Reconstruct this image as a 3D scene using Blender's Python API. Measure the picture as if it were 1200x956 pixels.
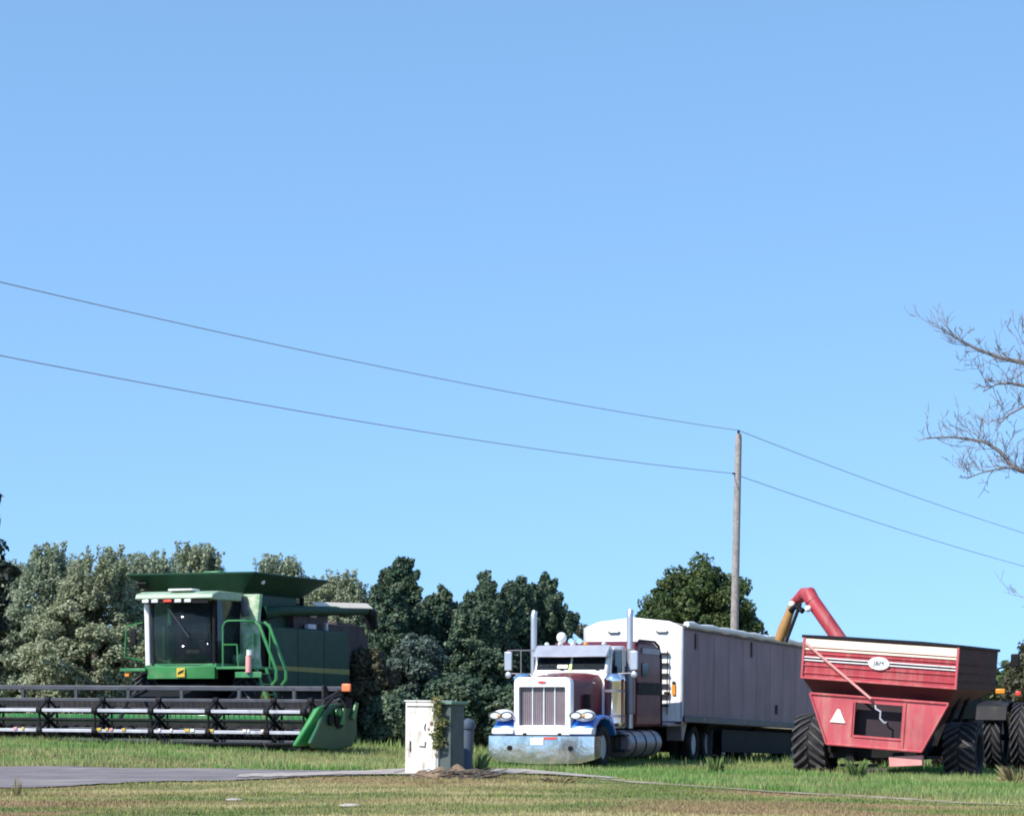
import bpy, math, random
import numpy as np
from mathutils import Vector, Matrix, Euler
for o in list(bpy.data.objects): bpy.data.objects.remove(o)
R = math.radians; PI = math.pi
SC = bpy.context.scene
COL = SC.collection
# ------------------------------------------------------------------ camera, sky, sun, exposure
FP, HY, CZ = 2820.0, 823.0, 1.6            # focal length and eye level in photo pixels, eye height
cam = bpy.data.cameras.new('camera'); camo = bpy.data.objects.new('camera', cam); COL.objects.link(camo)
camo.location = (0, 0, CZ); camo.rotation_euler = (R(90), 0, 0)
cam.sensor_width = 36; cam.lens = 36*FP/1200; cam.shift_y = (HY-478)/1200
cam.clip_start = .1; cam.clip_end = 6000
SC.camera = camo
SUN_EL, SUN_AZ = 44, 48                     # degrees up; degrees left of straight behind the camera
w = bpy.data.worlds.new('World'); SC.world = w; w.use_nodes = True
nt = w.node_tree; nt.nodes.clear()
wo = nt.nodes.new('ShaderNodeOutputWorld'); bg = nt.nodes.new('ShaderNodeBackground'); sk = nt.nodes.new('ShaderNodeTexSky')
sk.sky_type = 'NISHITA'; sk.sun_disc = False; sk.sun_elevation = R(SUN_EL); sk.sun_rotation = R(180+SUN_AZ)
sk.altitude = 300; sk.air_density = 1.15; sk.dust_density = 0.0; sk.ozone_density = 4.5
tc = nt.nodes.new('ShaderNodeTexCoord'); sp = nt.nodes.new('ShaderNodeVectorMath'); sp.operation = 'ADD'
sp.inputs[1].default_value = (0, 0, .27)
nt.links.new(tc.outputs['Generated'], sp.inputs[0]); nm = nt.nodes.new('ShaderNodeVectorMath'); nm.operation = 'NORMALIZE'
nt.links.new(sp.outputs[0], nm.inputs[0]); nt.links.new(nm.outputs[0], sk.inputs['Vector'])
tn = nt.nodes.new('ShaderNodeVectorMath'); tn.operation = 'MULTIPLY'; tn.inputs[1].default_value = (.97, 1.05, 1.0); nt.links.new(sk.outputs[0], tn.inputs[0]); nt.links.new(tn.outputs[0], bg.inputs[0]); nt.links.new(bg.outputs[0], wo.inputs[0])
bg.inputs[1].default_value = .15
sd = bpy.data.lights.new('sun', 'SUN'); sd.energy = 3.8; sd.angle = R(.53); sd.color = (1, .95, .87)
so = bpy.data.objects.new('sun', sd); COL.objects.link(so)
sdir = Vector((-math.sin(R(SUN_AZ))*math.cos(R(SUN_EL)), -math.cos(R(SUN_AZ))*math.cos(R(SUN_EL)), math.sin(R(SUN_EL))))
so.rotation_euler = sdir.to_track_quat('Z', 'Y').to_euler(); so.location = (-30, -20, 40)
SC.view_settings.view_transform = 'Standard'; SC.view_settings.look = 'None'
SC.view_settings.exposure = .84; SC.view_settings.gamma = 1
SC.view_settings.use_curve_mapping = False
SC.render.engine = 'CYCLES'; SC.cycles.filter_width = 1.9

def P(px, py, Y):                            # a point of the photo at distance Y
    return Vector(((px-600)/FP*Y, Y, CZ+(HY-py)/FP*Y))

# ------------------------------------------------------------------ materials
def mat(name, col, rough=.6, metal=0., var=.12, scale=3., col2=None, mixscale=2., lo=.5, hi=.7, bump=0., bscale=20., coat=0., spec=.5, trans=0., stretch=None):
    m = bpy.data.materials.new(name); m.use_nodes = True; t = m.node_tree; N = t.nodes; L = t.links
    b = N['Principled BSDF']; b.inputs['Roughness'].default_value = rough; b.inputs['Metallic'].default_value = metal
    b.inputs['Coat Weight'].default_value = coat; b.inputs['Specular IOR Level'].default_value = spec
    tc = N.new('ShaderNodeTexCoord')
    n1 = N.new('ShaderNodeTexNoise'); n1.inputs['Scale'].default_value = scale; n1.inputs['Detail'].default_value = 6; L.new(tc.outputs['Object'], n1.inputs['Vector'])
    rmp = N.new('ShaderNodeMapRange'); rmp.inputs[1].default_value = .3; rmp.inputs[2].default_value = .7
    rmp.inputs[3].default_value = 1-var; rmp.inputs[4].default_value = 1+var; L.new(n1.outputs['Fac'], rmp.inputs[0])
    mul = N.new('ShaderNodeVectorMath'); mul.operation = 'SCALE'; L.new(rmp.outputs[0], mul.inputs['Scale'])
    if col2:
        n2 = N.new('ShaderNodeTexNoise'); n2.inputs['Scale'].default_value = mixscale; n2.inputs['Detail'].default_value = 8; n2.inputs['Roughness'].default_value = .65
        if stretch:
            mpp = N.new('ShaderNodeMapping'); mpp.inputs['Scale'].default_value = stretch; L.new(tc.outputs['Object'], mpp.inputs[0]); L.new(mpp.outputs[0], n2.inputs['Vector'])
        else: L.new(tc.outputs['Object'], n2.inputs['Vector'])
        r2 = N.new('ShaderNodeMapRange'); r2.inputs[1].default_value = lo; r2.inputs[2].default_value = hi; L.new(n2.outputs['Fac'], r2.inputs[0])
        mx = N.new('ShaderNodeMix'); mx.data_type = 'RGBA'; mx.inputs[6].default_value = (*col, 1); mx.inputs[7].default_value = (*col2, 1)
        L.new(r2.outputs[0], mx.inputs[0]); L.new(mx.outputs[2], mul.inputs[0])
    else:
        mul.inputs[0].default_value = col
    L.new(mul.outputs[0], b.inputs['Base Color'])
    if bump:
        n3 = N.new('ShaderNodeTexNoise'); n3.inputs['Scale'].default_value = bscale; n3.inputs['Detail'].default_value = 5; L.new(tc.outputs['Object'], n3.inputs['Vector'])
        bp = N.new('ShaderNodeBump'); bp.inputs['Strength'].default_value = bump; bp.inputs['Distance'].default_value = .02
        L.new(n3.outputs['Fac'], bp.inputs['Height']); L.new(bp.outputs[0], b.inputs['Normal'])
    if trans:
        tr = N.new('ShaderNodeBsdfTranslucent'); ms = N.new('ShaderNodeMixShader'); ms.inputs[0].default_value = trans
        L.new(mul.outputs[0], tr.inputs['Color']); L.new(b.outputs[0], ms.inputs[1]); L.new(tr.outputs[0], ms.inputs[2])
        L.new(ms.outputs[0], N['Material Output'].inputs['Surface'])
    return m
def glass(name, col=(.02, .03, .035), rough=.04, alpha=.34):
    m = mat(name, col, rough, 0, .05, spec=.6); m.node_tree.nodes['Principled BSDF'].inputs['Alpha'].default_value = alpha; return m
def leafmat(name, c1, c2, c3=None, trans=.25, cl=.55, rough=.55, spec=.3):
    m = bpy.data.materials.new(name); m.use_nodes = True; t = m.node_tree; N = t.nodes; L = t.links
    b = N['Principled BSDF']; b.inputs['Roughness'].default_value = rough; b.inputs['Specular IOR Level'].default_value = spec
    g = N.new('ShaderNodeNewGeometry')
    def noi(s, a, c):
        n = N.new('ShaderNodeTexNoise'); n.inputs['Scale'].default_value = s; n.inputs['Detail'].default_value = 3; L.new(g.outputs['Position'], n.inputs['Vector'])
        r = N.new('ShaderNodeMapRange'); r.inputs[1].default_value = a; r.inputs[2].default_value = c; L.new(n.outputs['Fac'], r.inputs[0]); return r.outputs[0]
    mx = N.new('ShaderNodeMix'); mx.data_type = 'RGBA'; mx.inputs[6].default_value = (*c1, 1); mx.inputs[7].default_value = (*c2, 1); L.new(noi(cl, .38, .62), mx.inputs[0])
    out = mx.outputs[2]
    if c3:
        m2 = N.new('ShaderNodeMix'); m2.data_type = 'RGBA'; L.new(out, m2.inputs[6]); m2.inputs[7].default_value = (*c3, 1); L.new(noi(cl*4, .5, .72), m2.inputs[0]); out = m2.outputs[2]
    ri = N.new('ShaderNodeMapRange'); L.new(g.outputs['Random Per Island'], ri.inputs[0]); ri.inputs[3].default_value = .65; ri.inputs[4].default_value = 1.4
    ml = N.new('ShaderNodeVectorMath'); ml.operation = 'SCALE'; L.new(out, ml.inputs[0]); L.new(ri.outputs[0], ml.inputs['Scale'])
    L.new(ml.outputs[0], b.inputs['Base Color'])
    tr = N.new('ShaderNodeBsdfTranslucent'); ms = N.new('ShaderNodeMixShader'); ms.inputs[0].default_value = trans
    L.new(ml.outputs[0], tr.inputs['Color']); L.new(b.outputs[0], ms.inputs[1]); L.new(tr.outputs[0], ms.inputs[2])
    L.new(ms.outputs[0], N['Material Output'].inputs['Surface'])
    return m
M = {}
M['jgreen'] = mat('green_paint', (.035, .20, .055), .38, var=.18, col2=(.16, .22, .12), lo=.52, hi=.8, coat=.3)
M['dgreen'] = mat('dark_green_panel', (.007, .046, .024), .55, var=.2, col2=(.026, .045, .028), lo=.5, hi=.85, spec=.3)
M['yellow'] = mat('yellow_paint', (.55, .38, .04), .5)
M['ystripe'] = mat('yellow_decal', (.22, .20, .03), .5)
M['black'] = mat('black_metal', (.008, .008, .010), .7, var=.3, col2=(.022, .02, .018), lo=.5, hi=.8, spec=.2)
M['frame'] = mat('dark_frame', (.016, .015, .018), .65, var=.3, col2=(.05, .045, .04), lo=.5, hi=.8, spec=.25)
M['greybar'] = mat('grey_steel', (.065, .068, .08), .5, .3, var=.2)
M['alu'] = mat('bare_aluminium', (.46, .46, .50), .5, .3, var=.15)
M['rubber'] = mat('tyre_rubber', (.014, .014, .016), .8, var=.2, col2=(.04, .037, .034), lo=.42, hi=.75, mixscale=5, bump=.2, spec=.2)
M['lug'] = mat('tyre_lugs', (.055, .053, .06), .8, var=.2, col2=(.11, .10, .095), lo=.45, hi=.75, mixscale=4, spec=.2)
M['chrome'] = mat('chrome', (.86, .87, .9), .12, 1., var=.04, bump=.05, bscale=6)
M['dchrome'] = mat('dull_aluminium_tank', (.26, .23, .26), .42, .5, var=.12)
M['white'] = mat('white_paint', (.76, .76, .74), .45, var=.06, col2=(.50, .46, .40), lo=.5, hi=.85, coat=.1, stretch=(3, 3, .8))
M['shell'] = mat('bright_polished_shell', (.85, .85, .86), .28, .3, var=.03)
M['maroon'] = mat('maroon_paint', (.12, .014, .022), .5, var=.12, coat=.12, col2=(.17, .05, .055), lo=.5, hi=.9, spec=.35)
M['blue'] = mat('blue_paint', (.012, .13, .55), .3, var=.1, coat=.5)
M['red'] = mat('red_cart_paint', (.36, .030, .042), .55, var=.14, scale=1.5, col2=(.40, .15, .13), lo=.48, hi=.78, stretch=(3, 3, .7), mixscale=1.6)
M['redlow'] = mat('faded_red_paint', (.44, .066, .082), .6, var=.14, scale=1.4, col2=(.44, .19, .16), lo=.46, hi=.78, stretch=(3, 3, .6), mixscale=1.5)
M['dred'] = mat('dark_red_paint', (.075, .010, .020), .5, var=.15)
M['redside'] = mat('shaded_red_side', (.06, .014, .017), .6, var=.2, col2=(.022, .014, .014), lo=.4, hi=.7, spec=.08)  # shade on the cart's side put into a darker red, mottled at random
M['cream'] = mat('cream_decal', (.78, .66, .52), .5, var=.06)
M['pink'] = mat('sun_bleached_red', (.62, .27, .25), .6, var=.1)
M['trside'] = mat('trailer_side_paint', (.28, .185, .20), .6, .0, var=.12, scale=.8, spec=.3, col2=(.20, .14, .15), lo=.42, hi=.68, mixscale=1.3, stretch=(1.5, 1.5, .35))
M['tarp'] = mat('white_tarp', (.70, .68, .64), .7, var=.05, bump=.4, bscale=3)
M['orange'] = mat('amber_lens', (.85, .28, .03), .3)
M['redlens'] = mat('red_lens', (.6, .06, .03), .3)
M['lens'] = mat('clear_lens', (.75, .76, .75), .15, .2)
M['glass'] = glass('cab_glass')
M['tglass'] = glass('truck_glass', (.008, .012, .016), .08, .95)
M['tglass'].node_tree.nodes['Principled BSDF'].inputs['Specular IOR Level'].default_value = .15
M['wood'] = mat('weathered_pole_wood', (.30, .27, .25), .9, var=.2, scale=8, col2=(.2, .18, .17), lo=.4, hi=.7, mixscale=6, bump=.5)
M['stack'] = mat('weathered_chrome', (.55, .55, .57), .35, .75, var=.08)
M['wire'] = mat('wire_metal', (.24, .27, .32), .6)
M['cab'] = mat('cabinet_beige', (.62, .60, .54), .55, var=.08, col2=(.34, .27, .20), lo=.50, hi=.72, mixscale=3.5, stretch=(2.2, 2.2, .8))
M['cabg'] = mat('cabinet_green', (.07, .09, .085), .6, var=.1, col2=(.05, .055, .045), lo=.5, hi=.8)
M['bark'] = mat('bark', (.09, .075, .06), .9, var=.25, scale=10, bump=.6)
M['paleb'] = mat('pale_bark', (.17, .155, .16), .9, var=.2, scale=10)
M['dirt'] = mat('dirt', (.20, .135, .085), .95, var=.25, scale=6, col2=(.10, .07, .045), lo=.45, hi=.7, mixscale=7, bump=.8)
M['grille'] = mat('grille_mesh', (.20, .16, .175), .5, .1, var=.15)
M['seat'] = mat('seat_cloth', (.10, .09, .07), .8)
M['orub'] = mat('tan_rubber_spout', (.36, .19, .06), .6, var=.15)
M['rim'] = mat('steel_rim', (.28, .32, .38), .45, .3)
M['asphalt'] = mat('asphalt', (.15, .13, .135), .9, var=.12, scale=1.2, col2=(.24, .215, .20), lo=.47, hi=.66, mixscale=1.1, stretch=(.35, 1.6, 1), bump=.4, bscale=40)
M['gravel'] = mat('pale_gravel', (.34, .30, .27), .95, var=.25, scale=5, col2=(.20, .17, .13), lo=.5, hi=.7, mixscale=1.5, bump=.5, bscale=30)

# ------------------------------------------------------------------ mesh helpers
def tag(o, label=None, cat=None, group=None, kind=None):
    if label: o['label'] = label
    if cat: o['category'] = cat
    if group: o['group'] = group
    if kind: o['kind'] = kind
    return o
def empty(name, loc, rot=(0, 0, 0), label=None, cat=None, group=None):
    o = bpy.data.objects.new(name, None); COL.objects.link(o); o.location = loc; o.rotation_euler = rot
    o.empty_display_size = .3
    return tag(o, label, cat, group)
class MB:
    def __init__(s): s.v = []; s.f = []
    def add(s, vs, fs):
        b = len(s.v); s.v += [tuple(x) for x in vs]; s.f += [tuple(b+i for i in f) for f in fs]; return s
    def box(s, c, d, rot=None):
        hx, hy, hz = d[0]/2, d[1]/2, d[2]/2
        vs = [Vector((x, y, z)) for x in (-hx, hx) for y in (-hy, hy) for z in (-hz, hz)]
        if rot is not None:
            m = Euler(rot).to_matrix(); vs = [m@v for v in vs]
        return s.add([v+Vector(c) for v in vs], [(0, 1, 3, 2), (4, 6, 7, 5), (0, 4, 5, 1), (2, 3, 7, 6), (0, 2, 6, 4), (1, 5, 7, 3)])
    def hexa(s, lo, hi):   # two quads (lists of 4 points, same winding)
        return s.add(list(lo)+list(hi), [(3, 2, 1, 0), (4, 5, 6, 7), (0, 1, 5, 4), (1, 2, 6, 5), (2, 3, 7, 6), (3, 0, 4, 7)])
    def prism(s, poly, ax, a, b):
        def pt(u, v, t):
            return {'x': (t, u, v), 'y': (u, t, v), 'z': (u, v, t)}[ax]
        n = len(poly)
        vs = [pt(u, v, a) for u, v in poly]+[pt(u, v, b) for u, v in poly]
        return s.add(vs, [tuple(range(n)), tuple(range(2*n-1, n-1, -1))]+[(i, n+i, n+(i+1) % n, (i+1) % n) for i in range(n)])
    def tube(s, path, r, n=8, caps=True):
        path = [Vector(p) for p in path]; k = len(path)
        rs = r if isinstance(r, (list, tuple)) else [r]*k
        up = None; vs = []
        for i, p in enumerate(path):
            d = (path[min(i+1, k-1)]-path[max(i-1, 0)]).normalized()
            if up is None: up = d.orthogonal().normalized()
            u = (up-d*up.dot(d)).normalized(); up = u; v = d.cross(u)
            for j in range(n):
                a = 2*PI*j/n; vs.append(p+(u*math.cos(a)+v*math.sin(a))*rs[i])
        fs = [(i*n+j, i*n+(j+1) % n, (i+1)*n+(j+1) % n, (i+1)*n+j) for i in range(k-1) for j in range(n)]
        if caps: fs += [tuple(range(n-1, -1, -1)), tuple((k-1)*n+j for j in range(n))]
        return s.add(vs, fs)
    def lathe(s, prof, c, ax='x', n=32, closed=False):     # prof (t along axis, radius)
        vs = []
        for t, r in prof:
            for j in range(n):
                a = 2*PI*j/n; q = (math.cos(a)*r, math.sin(a)*r)
                vs.append(Vector(c)+Vector({'x': (t, q[0], q[1]), 'y': (q[0], t, q[1]), 'z': (q[0], q[1], t)}[ax]))
        k = len(prof); fs = [(i*n+j, i*n+(j+1) % n, ((i+1) % k)*n+(j+1) % n, ((i+1) % k)*n+j) for i in range(k if closed else k-1) for j in range(n)]
        if not closed: fs += [tuple(range(n-1, -1, -1)), tuple((k-1)*n+j for j in range(n))]
        return s.add(vs, fs)
    def ball(s, c, r, n=10, sq=(1, 1, 1)):
        prof = [(-math.cos(PI*i/n)*r, max(.001, math.sin(PI*i/n)*r)) for i in range(n+1)]
        b = len(s.v); s.lathe(prof, (0, 0, 0), 'z', 2*n)
        for i in range(b, len(s.v)): s.v[i] = tuple(Vector(c)+Vector([s.v[i][k]*sq[k] for k in range(3)]))
        return s
    def build(s, name, m, parent=None, bevel=0, smooth=35, label=None):
        me = bpy.data.meshes.new(name); me.from_pydata([tuple(v) for v in s.v], [], s.f); me.update()
        import bmesh
        bm = bmesh.new(); bm.from_mesh(me); bmesh.ops.recalc_face_normals(bm, faces=bm.faces[:]); bm.to_mesh(me); bm.free()
        me.materials.append(M[m] if isinstance(m, str) else m)
        if smooth:
            me.polygons.foreach_set('use_smooth', [True]*len(me.polygons)); me.set_sharp_from_angle(angle=R(smooth))
        o = bpy.data.objects.new(name, me); COL.objects.link(o)
        if parent: o.parent = parent
        if bevel:
            b = o.modifiers.new('bevel', 'BEVEL'); b.width = bevel; b.segments = 2; b.limit_method = 'ANGLE'; b.angle_limit = R(40)
        if label: o['label'] = label
        return o
def npmesh(name, V, k, m, parent=None, smooth=False):      # V: (n*k,3) loose k-gons
    V = np.asarray(V, dtype=np.float32).reshape(-1, 3); nv = len(V); nf = nv//k
    me = bpy.data.meshes.new(name); me.vertices.add(nv); me.vertices.foreach_set('co', V.ravel())
    me.loops.add(nv); me.loops.foreach_set('vertex_index', np.arange(nv, dtype=np.int32))
    me.polygons.add(nf); me.polygons.foreach_set('loop_start', np.arange(0, nv, k, dtype=np.int32))
    me.materials.append(m); me.update(calc_edges=True)
    o = bpy.data.objects.new(name, me); COL.objects.link(o)
    if parent: o.parent = parent
    return o
def copy_tree(o, parent=None):
    c = o.copy(); COL.objects.link(c)
    if parent: c.parent = parent
    for ch in o.children: copy_tree(ch, c)
    return c
def text(s, size, m, parent, loc, rot, name='lettering', ext=.004):
    cu = bpy.data.curves.new('t', 'FONT'); cu.body = s; cu.size = size; cu.extrude = ext; cu.align_x = 'CENTER'; cu.align_y = 'CENTER'
    ob = bpy.data.objects.new('t', cu); COL.objects.link(ob)
    dg = bpy.context.evaluated_depsgraph_get(); me = bpy.data.meshes.new_from_object(ob.evaluated_get(dg)); bpy.data.objects.remove(ob)
    me.materials.clear(); me.materials.append(M[m]); o = bpy.data.objects.new(name, me); COL.objects.link(o)
    o.parent = parent; o.location = loc; o.rotation_euler = rot; return o

# ------------------------------------------------------------------ terrain
ROWS = [(-40, [(-60, -.1), (60, -.2)]),
        (30, [(-60, -.1), (-10, -.12), (0, -.06), (10, -.16), (60, -.3)]),
        (45, [(-60, -.15), (-12, -.09), (-7, -.07), (-2, 0), (2, -.02), (8, -.12), (15, -.25), (60, -.5)]),
        (52, [(-60, .3), (-12, .2), (-7, .17), (-2, .12), (2, .03), (8, -.10), (15, -.25), (60, -.5)]),
        (60, [(-60, .9), (-14, .70), (-8, .60), (-3, .34), (0, .13), (2, .06), (6, -.05), (11, -.17), (20, -.35), (60, -.6)]),
        (78, [(-60, .9), (-14, .70), (-8, .60), (-3, .36), (0, .15), (2, .06), (6, -.05), (11, -.18), (20, -.35), (60, -.6)]),
        (140, [(-60, .5), (60, .2)])]
def gz(X, Y):
    X = np.asarray(X, float); Y = np.asarray(Y, float)
    Z = [np.interp(X, [a for a, b in r[1]], [b for a, b in r[1]]) for r in ROWS]
    ys = [r[0] for r in ROWS]; out = np.where(Y <= ys[0], Z[0], Z[-1])
    for i in range(len(ys)-1):
        t = np.clip((Y-ys[i])/(ys[i+1]-ys[i]), 0, 1)
        out = np.where((Y >= ys[i]) & (Y < ys[i+1]), Z[i]*(1-t)+Z[i+1]*t, out)
    return out + .018*np.sin(X*1.3+Y*.7)*np.sin(Y*1.1-X*.4)
def gzf(x, y): return float(gz(x, y))
def sheet(name, m, xs, ys, zoff=0., zf=None):
    X, Y = np.meshgrid(xs, ys); Z = gz(X, Y)+zoff
    V = np.stack([X, Y, Z], -1).reshape(-1, 3); nx, ny = len(xs), len(ys)
    F = [(j*nx+i, j*nx+i+1, (j+1)*nx+i+1, (j+1)*nx+i) for j in range(ny-1) for i in range(nx-1)]
    me = bpy.data.meshes.new(name); me.from_pydata(V.tolist(), [], F); me.update(); me.materials.append(m)
    me.polygons.foreach_set('use_smooth', [True]*len(F))
    o = bpy.data.objects.new(name, me); COL.objects.link(o); return tag(o, kind='structure')
# grass colour shared by soil and blades
def grassmat(name, g1, g2, straw, brown, rough=.8, trans=0.):
    m = bpy.data.materials.new(name); m.use_nodes = True; t = m.node_tree; N = t.nodes; L = t.links
    b = N['Principled BSDF']; b.inputs['Roughness'].default_value = rough; b.inputs['Specular IOR Level'].default_value = .2
    g = N.new('ShaderNodeNewGeometry'); mp = N.new('ShaderNodeMapping'); mp.inputs['Scale'].default_value = (.32, .95, .5); L.new(g.outputs['Position'], mp.inputs[0])
    def noi(s, a, c, d=4, off=0):
        n = N.new('ShaderNodeTexNoise'); n.inputs['Scale'].default_value = s; n.inputs['Detail'].default_value = d
        if off:
            ad = N.new('ShaderNodeVectorMath'); ad.inputs[1].default_value = (off, off*.7, 0); L.new(mp.outputs[0], ad.inputs[0]); L.new(ad.outputs[0], n.inputs['Vector'])
        else: L.new(mp.outputs[0], n.inputs['Vector'])
        r = N.new('ShaderNodeMapRange'); r.inputs[1].default_value = a; r.inputs[2].default_value = c; L.new(n.outputs['Fac'], r.inputs[0]); return r.outputs[0]
    cur = None
    def mix(a, bcol, fac):
        mx = N.new('ShaderNodeMix'); mx.data_type = 'RGBA'
        if isinstance(a, tuple): mx.inputs[6].default_value = (*a, 1)
        else: L.new(a, mx.inputs[6])
        mx.inputs[7].default_value = (*bcol, 1); L.new(fac, mx.inputs[0]); return mx.outputs[2]
    cur = mix(g1, g2, noi(.9, .42, .58)); cur = mix(cur, straw, noi(.45, .46, .58, 5, 11)); cur = mix(cur, brown, noi(.40, .50, .60, 5, 37))
    ri = N.new('ShaderNodeMapRange'); L.new(g.outputs['Random Per Island'], ri.inputs[0]); ri.inputs[3].default_value = .75; ri.inputs[4].default_value = 1.4
    ml = N.new('ShaderNodeVectorMath'); ml.operation = 'SCALE'; L.new(cur, ml.inputs[0]); L.new(ri.outputs[0], ml.inputs['Scale'])
    L.new(ml.outputs[0], b.inputs['Base Color'])
    if trans:
        tr = N.new('ShaderNodeBsdfTranslucent'); ms = N.new('ShaderNodeMixShader'); ms.inputs[0].default_value = trans
        L.new(ml.outputs[0], tr.inputs['Color']); L.new(b.outputs[0], ms.inputs[1]); L.new(tr.outputs[0], ms.inputs[2]); L.new(ms.outputs[0], N['Material Output'].inputs['Surface'])
    return m
G_SOIL = grassmat('ground_soil', (.15, .15, .065), (.20, .17, .08), (.30, .24, .12), (.26, .16, .085))
G_LAWN = grassmat('lawn_blades', (.12, .185, .05), (.21, .23, .075), (.36, .32, .15), (.25, .20, .10), trans=.25)
G_TALL = grassmat('tall_grass_blades', (.11, .235, .055), (.165, .29, .08), (.28, .32, .13), (.22, .26, .10), trans=.3)
xs = np.concatenate([np.linspace(-1500, -70, 12), np.arange(-60, 60.01, .6), np.linspace(70, 1500, 12)])
ys = np.concatenate([np.linspace(-300, -50, 6), np.linspace(-40, 28, 12), np.arange(30, 90.01, .6), np.linspace(95, 160, 14), np.linspace(200, 3000, 14)])
sheet('ground', G_SOIL, xs, ys)
# road from the left, bending; given as lower and upper edges (x, y)
def strip(name, m, lower, upper, zoff, n=90, k=10):
    lx = [p[0] for p in lower]; ly = [p[1] for p in lower]; ux = [p[0] for p in upper]; uy = [p[1] for p in upper]
    V = []; F = []
    rg = random.Random(4)
    for i in range(n+1):
        t = i/n
        a = np.array([np.interp(t*(len(lx)-1), range(len(lx)), lx), np.interp(t*(len(lx)-1), range(len(lx)), ly)])
        b = np.array([np.interp(t*(len(ux)-1), range(len(ux)), ux), np.interp(t*(len(ux)-1), range(len(ux)), uy)])
        ja, jb = rg.uniform(-.12, .12), rg.uniform(-.1, .1)
        for j in range(k+1):
            p = a*(1-j/k)+b*(j/k); p[1] += ja*(1-j/k)+jb*(j/k)
            V.append((p[0], p[1], gzf(p[0], p[1])+zoff))
    for i in range(n):
        for j in range(k): q = i*(k+1)+j; F.append((q, q+k+1, q+k+2, q+1))
    me = bpy.data.meshes.new(name); me.from_pydata(V, [], F); me.update(); me.materials.append(M[m])
    o = bpy.data.objects.new(name, me); COL.objects.link(o); return tag(o, kind='structure')
strip('road', 'asphalt', [(-60, 37), (-25, 42.5), (-12, 45.2), (-9, 46.3), (-6.5, 47.6), (-4.6, 48.7), (-3.0, 49.4)], [(-60, 47), (-25, 51.0), (-12, 52.0), (-9, 51.9), (-6.5, 51.8), (-4.6, 51.7), (-3.0, 51.5)], .03)
strip('driveway', 'gravel', [(-5.6, 48.9), (-4.4, 48.9), (-3, 49.6), (-1.0, 50.4), (.4, 50.9), (2.0, 49.4)], [(-5.6, 49.6), (-4.4, 50.6), (-3, 51.2), (-1.4, 53.2), (.2, 53.8), (2.2, 50.0)], .045, 60, 8)
M['pathdirt'] = mat('path_dirt', (.30, .26, .19), .95, var=.3, scale=4, col2=(.15, .15, .07), lo=.45, hi=.6, mixscale=1.6)
strip('path', 'pathdirt', [(1.6, 49.65), (3.5, 46.35), (5.5, 43.5), (7.6, 41.25), (12, 38.05)], [(1.9, 50.0), (3.9, 46.55), (5.9, 43.75), (8.0, 41.45), (12.3, 38.3)], .02, 60, 4)

# ------------------------------------------------------------------ grass
rs = np.random.RandomState(7)
def in_road(X, Y):
    Y = Y+rs.normal(0, .10, len(Y)); keepp = rs.uniform(0, 1, len(X)) < .6
    up = np.interp(X, [-60, -25, -12, -3, -1.4, .2, 2.2], [47, 51, 52, 51.5, 53.2, 53.8, 50.0]); lo = np.interp(X, [-60, -25, -12, -9, -6.5, -4.6, -3, -1, .4, 2], [37, 42.5, 45.2, 46.3, 47.6, 48.7, 49.5, 50.4, 50.9, 49.4])
    r = (X < 2.1) & (Y < up) & (Y > lo)
    pl = np.interp(X, [1.6, 3.5, 5.5, 7.6, 12], [49.5, 46.2, 43.4, 41.2, 38]); pu = np.interp(X, [1.9, 3.9, 5.9, 8, 12.3], [50, 46.55, 43.75, 41.45, 38.3])
    return r | (keepp & (X > 1.6) & (X < 12.3) & (Y > pl) & (Y < pu))
def path_y(X): return np.interp(X, [-60, -25, -12, -3, -1.4, .2, 2.2, 3.9, 5.9, 8, 12.3, 20, 40], [47, 51, 52, 51.5, 53.2, 53.8, 50, 46.6, 43.8, 41.5, 38.3, 34, 30])
def blades(name, n, sampler, h, wd, m, label, keep=None, lean=.5):
    X, Y = sampler(n)
    k = ~in_road(X, Y)
    if keep is not None: k &= keep(X, Y)
    X, Y = X[k], Y[k]; n = len(X)
    Z = gz(X, Y)-.01
    patch = .65+.6*(np.sin(X*2.1+np.sin(Y*1.7)*2)*np.sin(Y*2.6+X)*.5+.5)
    H = h*patch*rs.uniform(.5, 1.35, n); a = rs.uniform(0, 2*PI, n); W = wd*rs.uniform(.6, 1.4, n)
    dx, dy = np.cos(a)*W/2, np.sin(a)*W/2; la = rs.uniform(0, 2*PI, n); ll = H*rs.uniform(0, lean, n)
    V = np.empty((n, 3, 3)); V[:, 0] = np.stack([X-dx, Y-dy, Z], -1); V[:, 1] = np.stack([X+dx, Y+dy, Z], -1)
    V[:, 2] = np.stack([X+np.cos(la)*ll, Y+np.sin(la)*ll, Z+H], -1)
    o = npmesh(name, V, 3, m); return tag(o, label, 'grass', kind='stuff')
def samp(x0, x1, y0, y1):
    def f(n):
        Y = rs.uniform(y0, y1, n); X = rs.uniform(x0, x1, n); k = np.abs(X) < Y*.235+1.5; return X[k], Y[k]
    return f
blades('lawn_grass', 240000, samp(-14, 14, 32, 54), .055, .022, G_LAWN, 'short mown patchy lawn with straw and brown streaks in the foreground', keep=lambda X, Y: Y < path_y(X)+.2)
blades('tall_grass', 230000, samp(-18, 18, 36, 64), .125, .024, G_TALL, 'taller green roadside grass between the road and the parked machines', keep=lambda X, Y: (Y > path_y(X)+.15))
blades('field_grass', 60000, samp(-30, 32, 62, 100), .22, .05, G_TALL, 'rough grass growing under and behind the machines')
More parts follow.
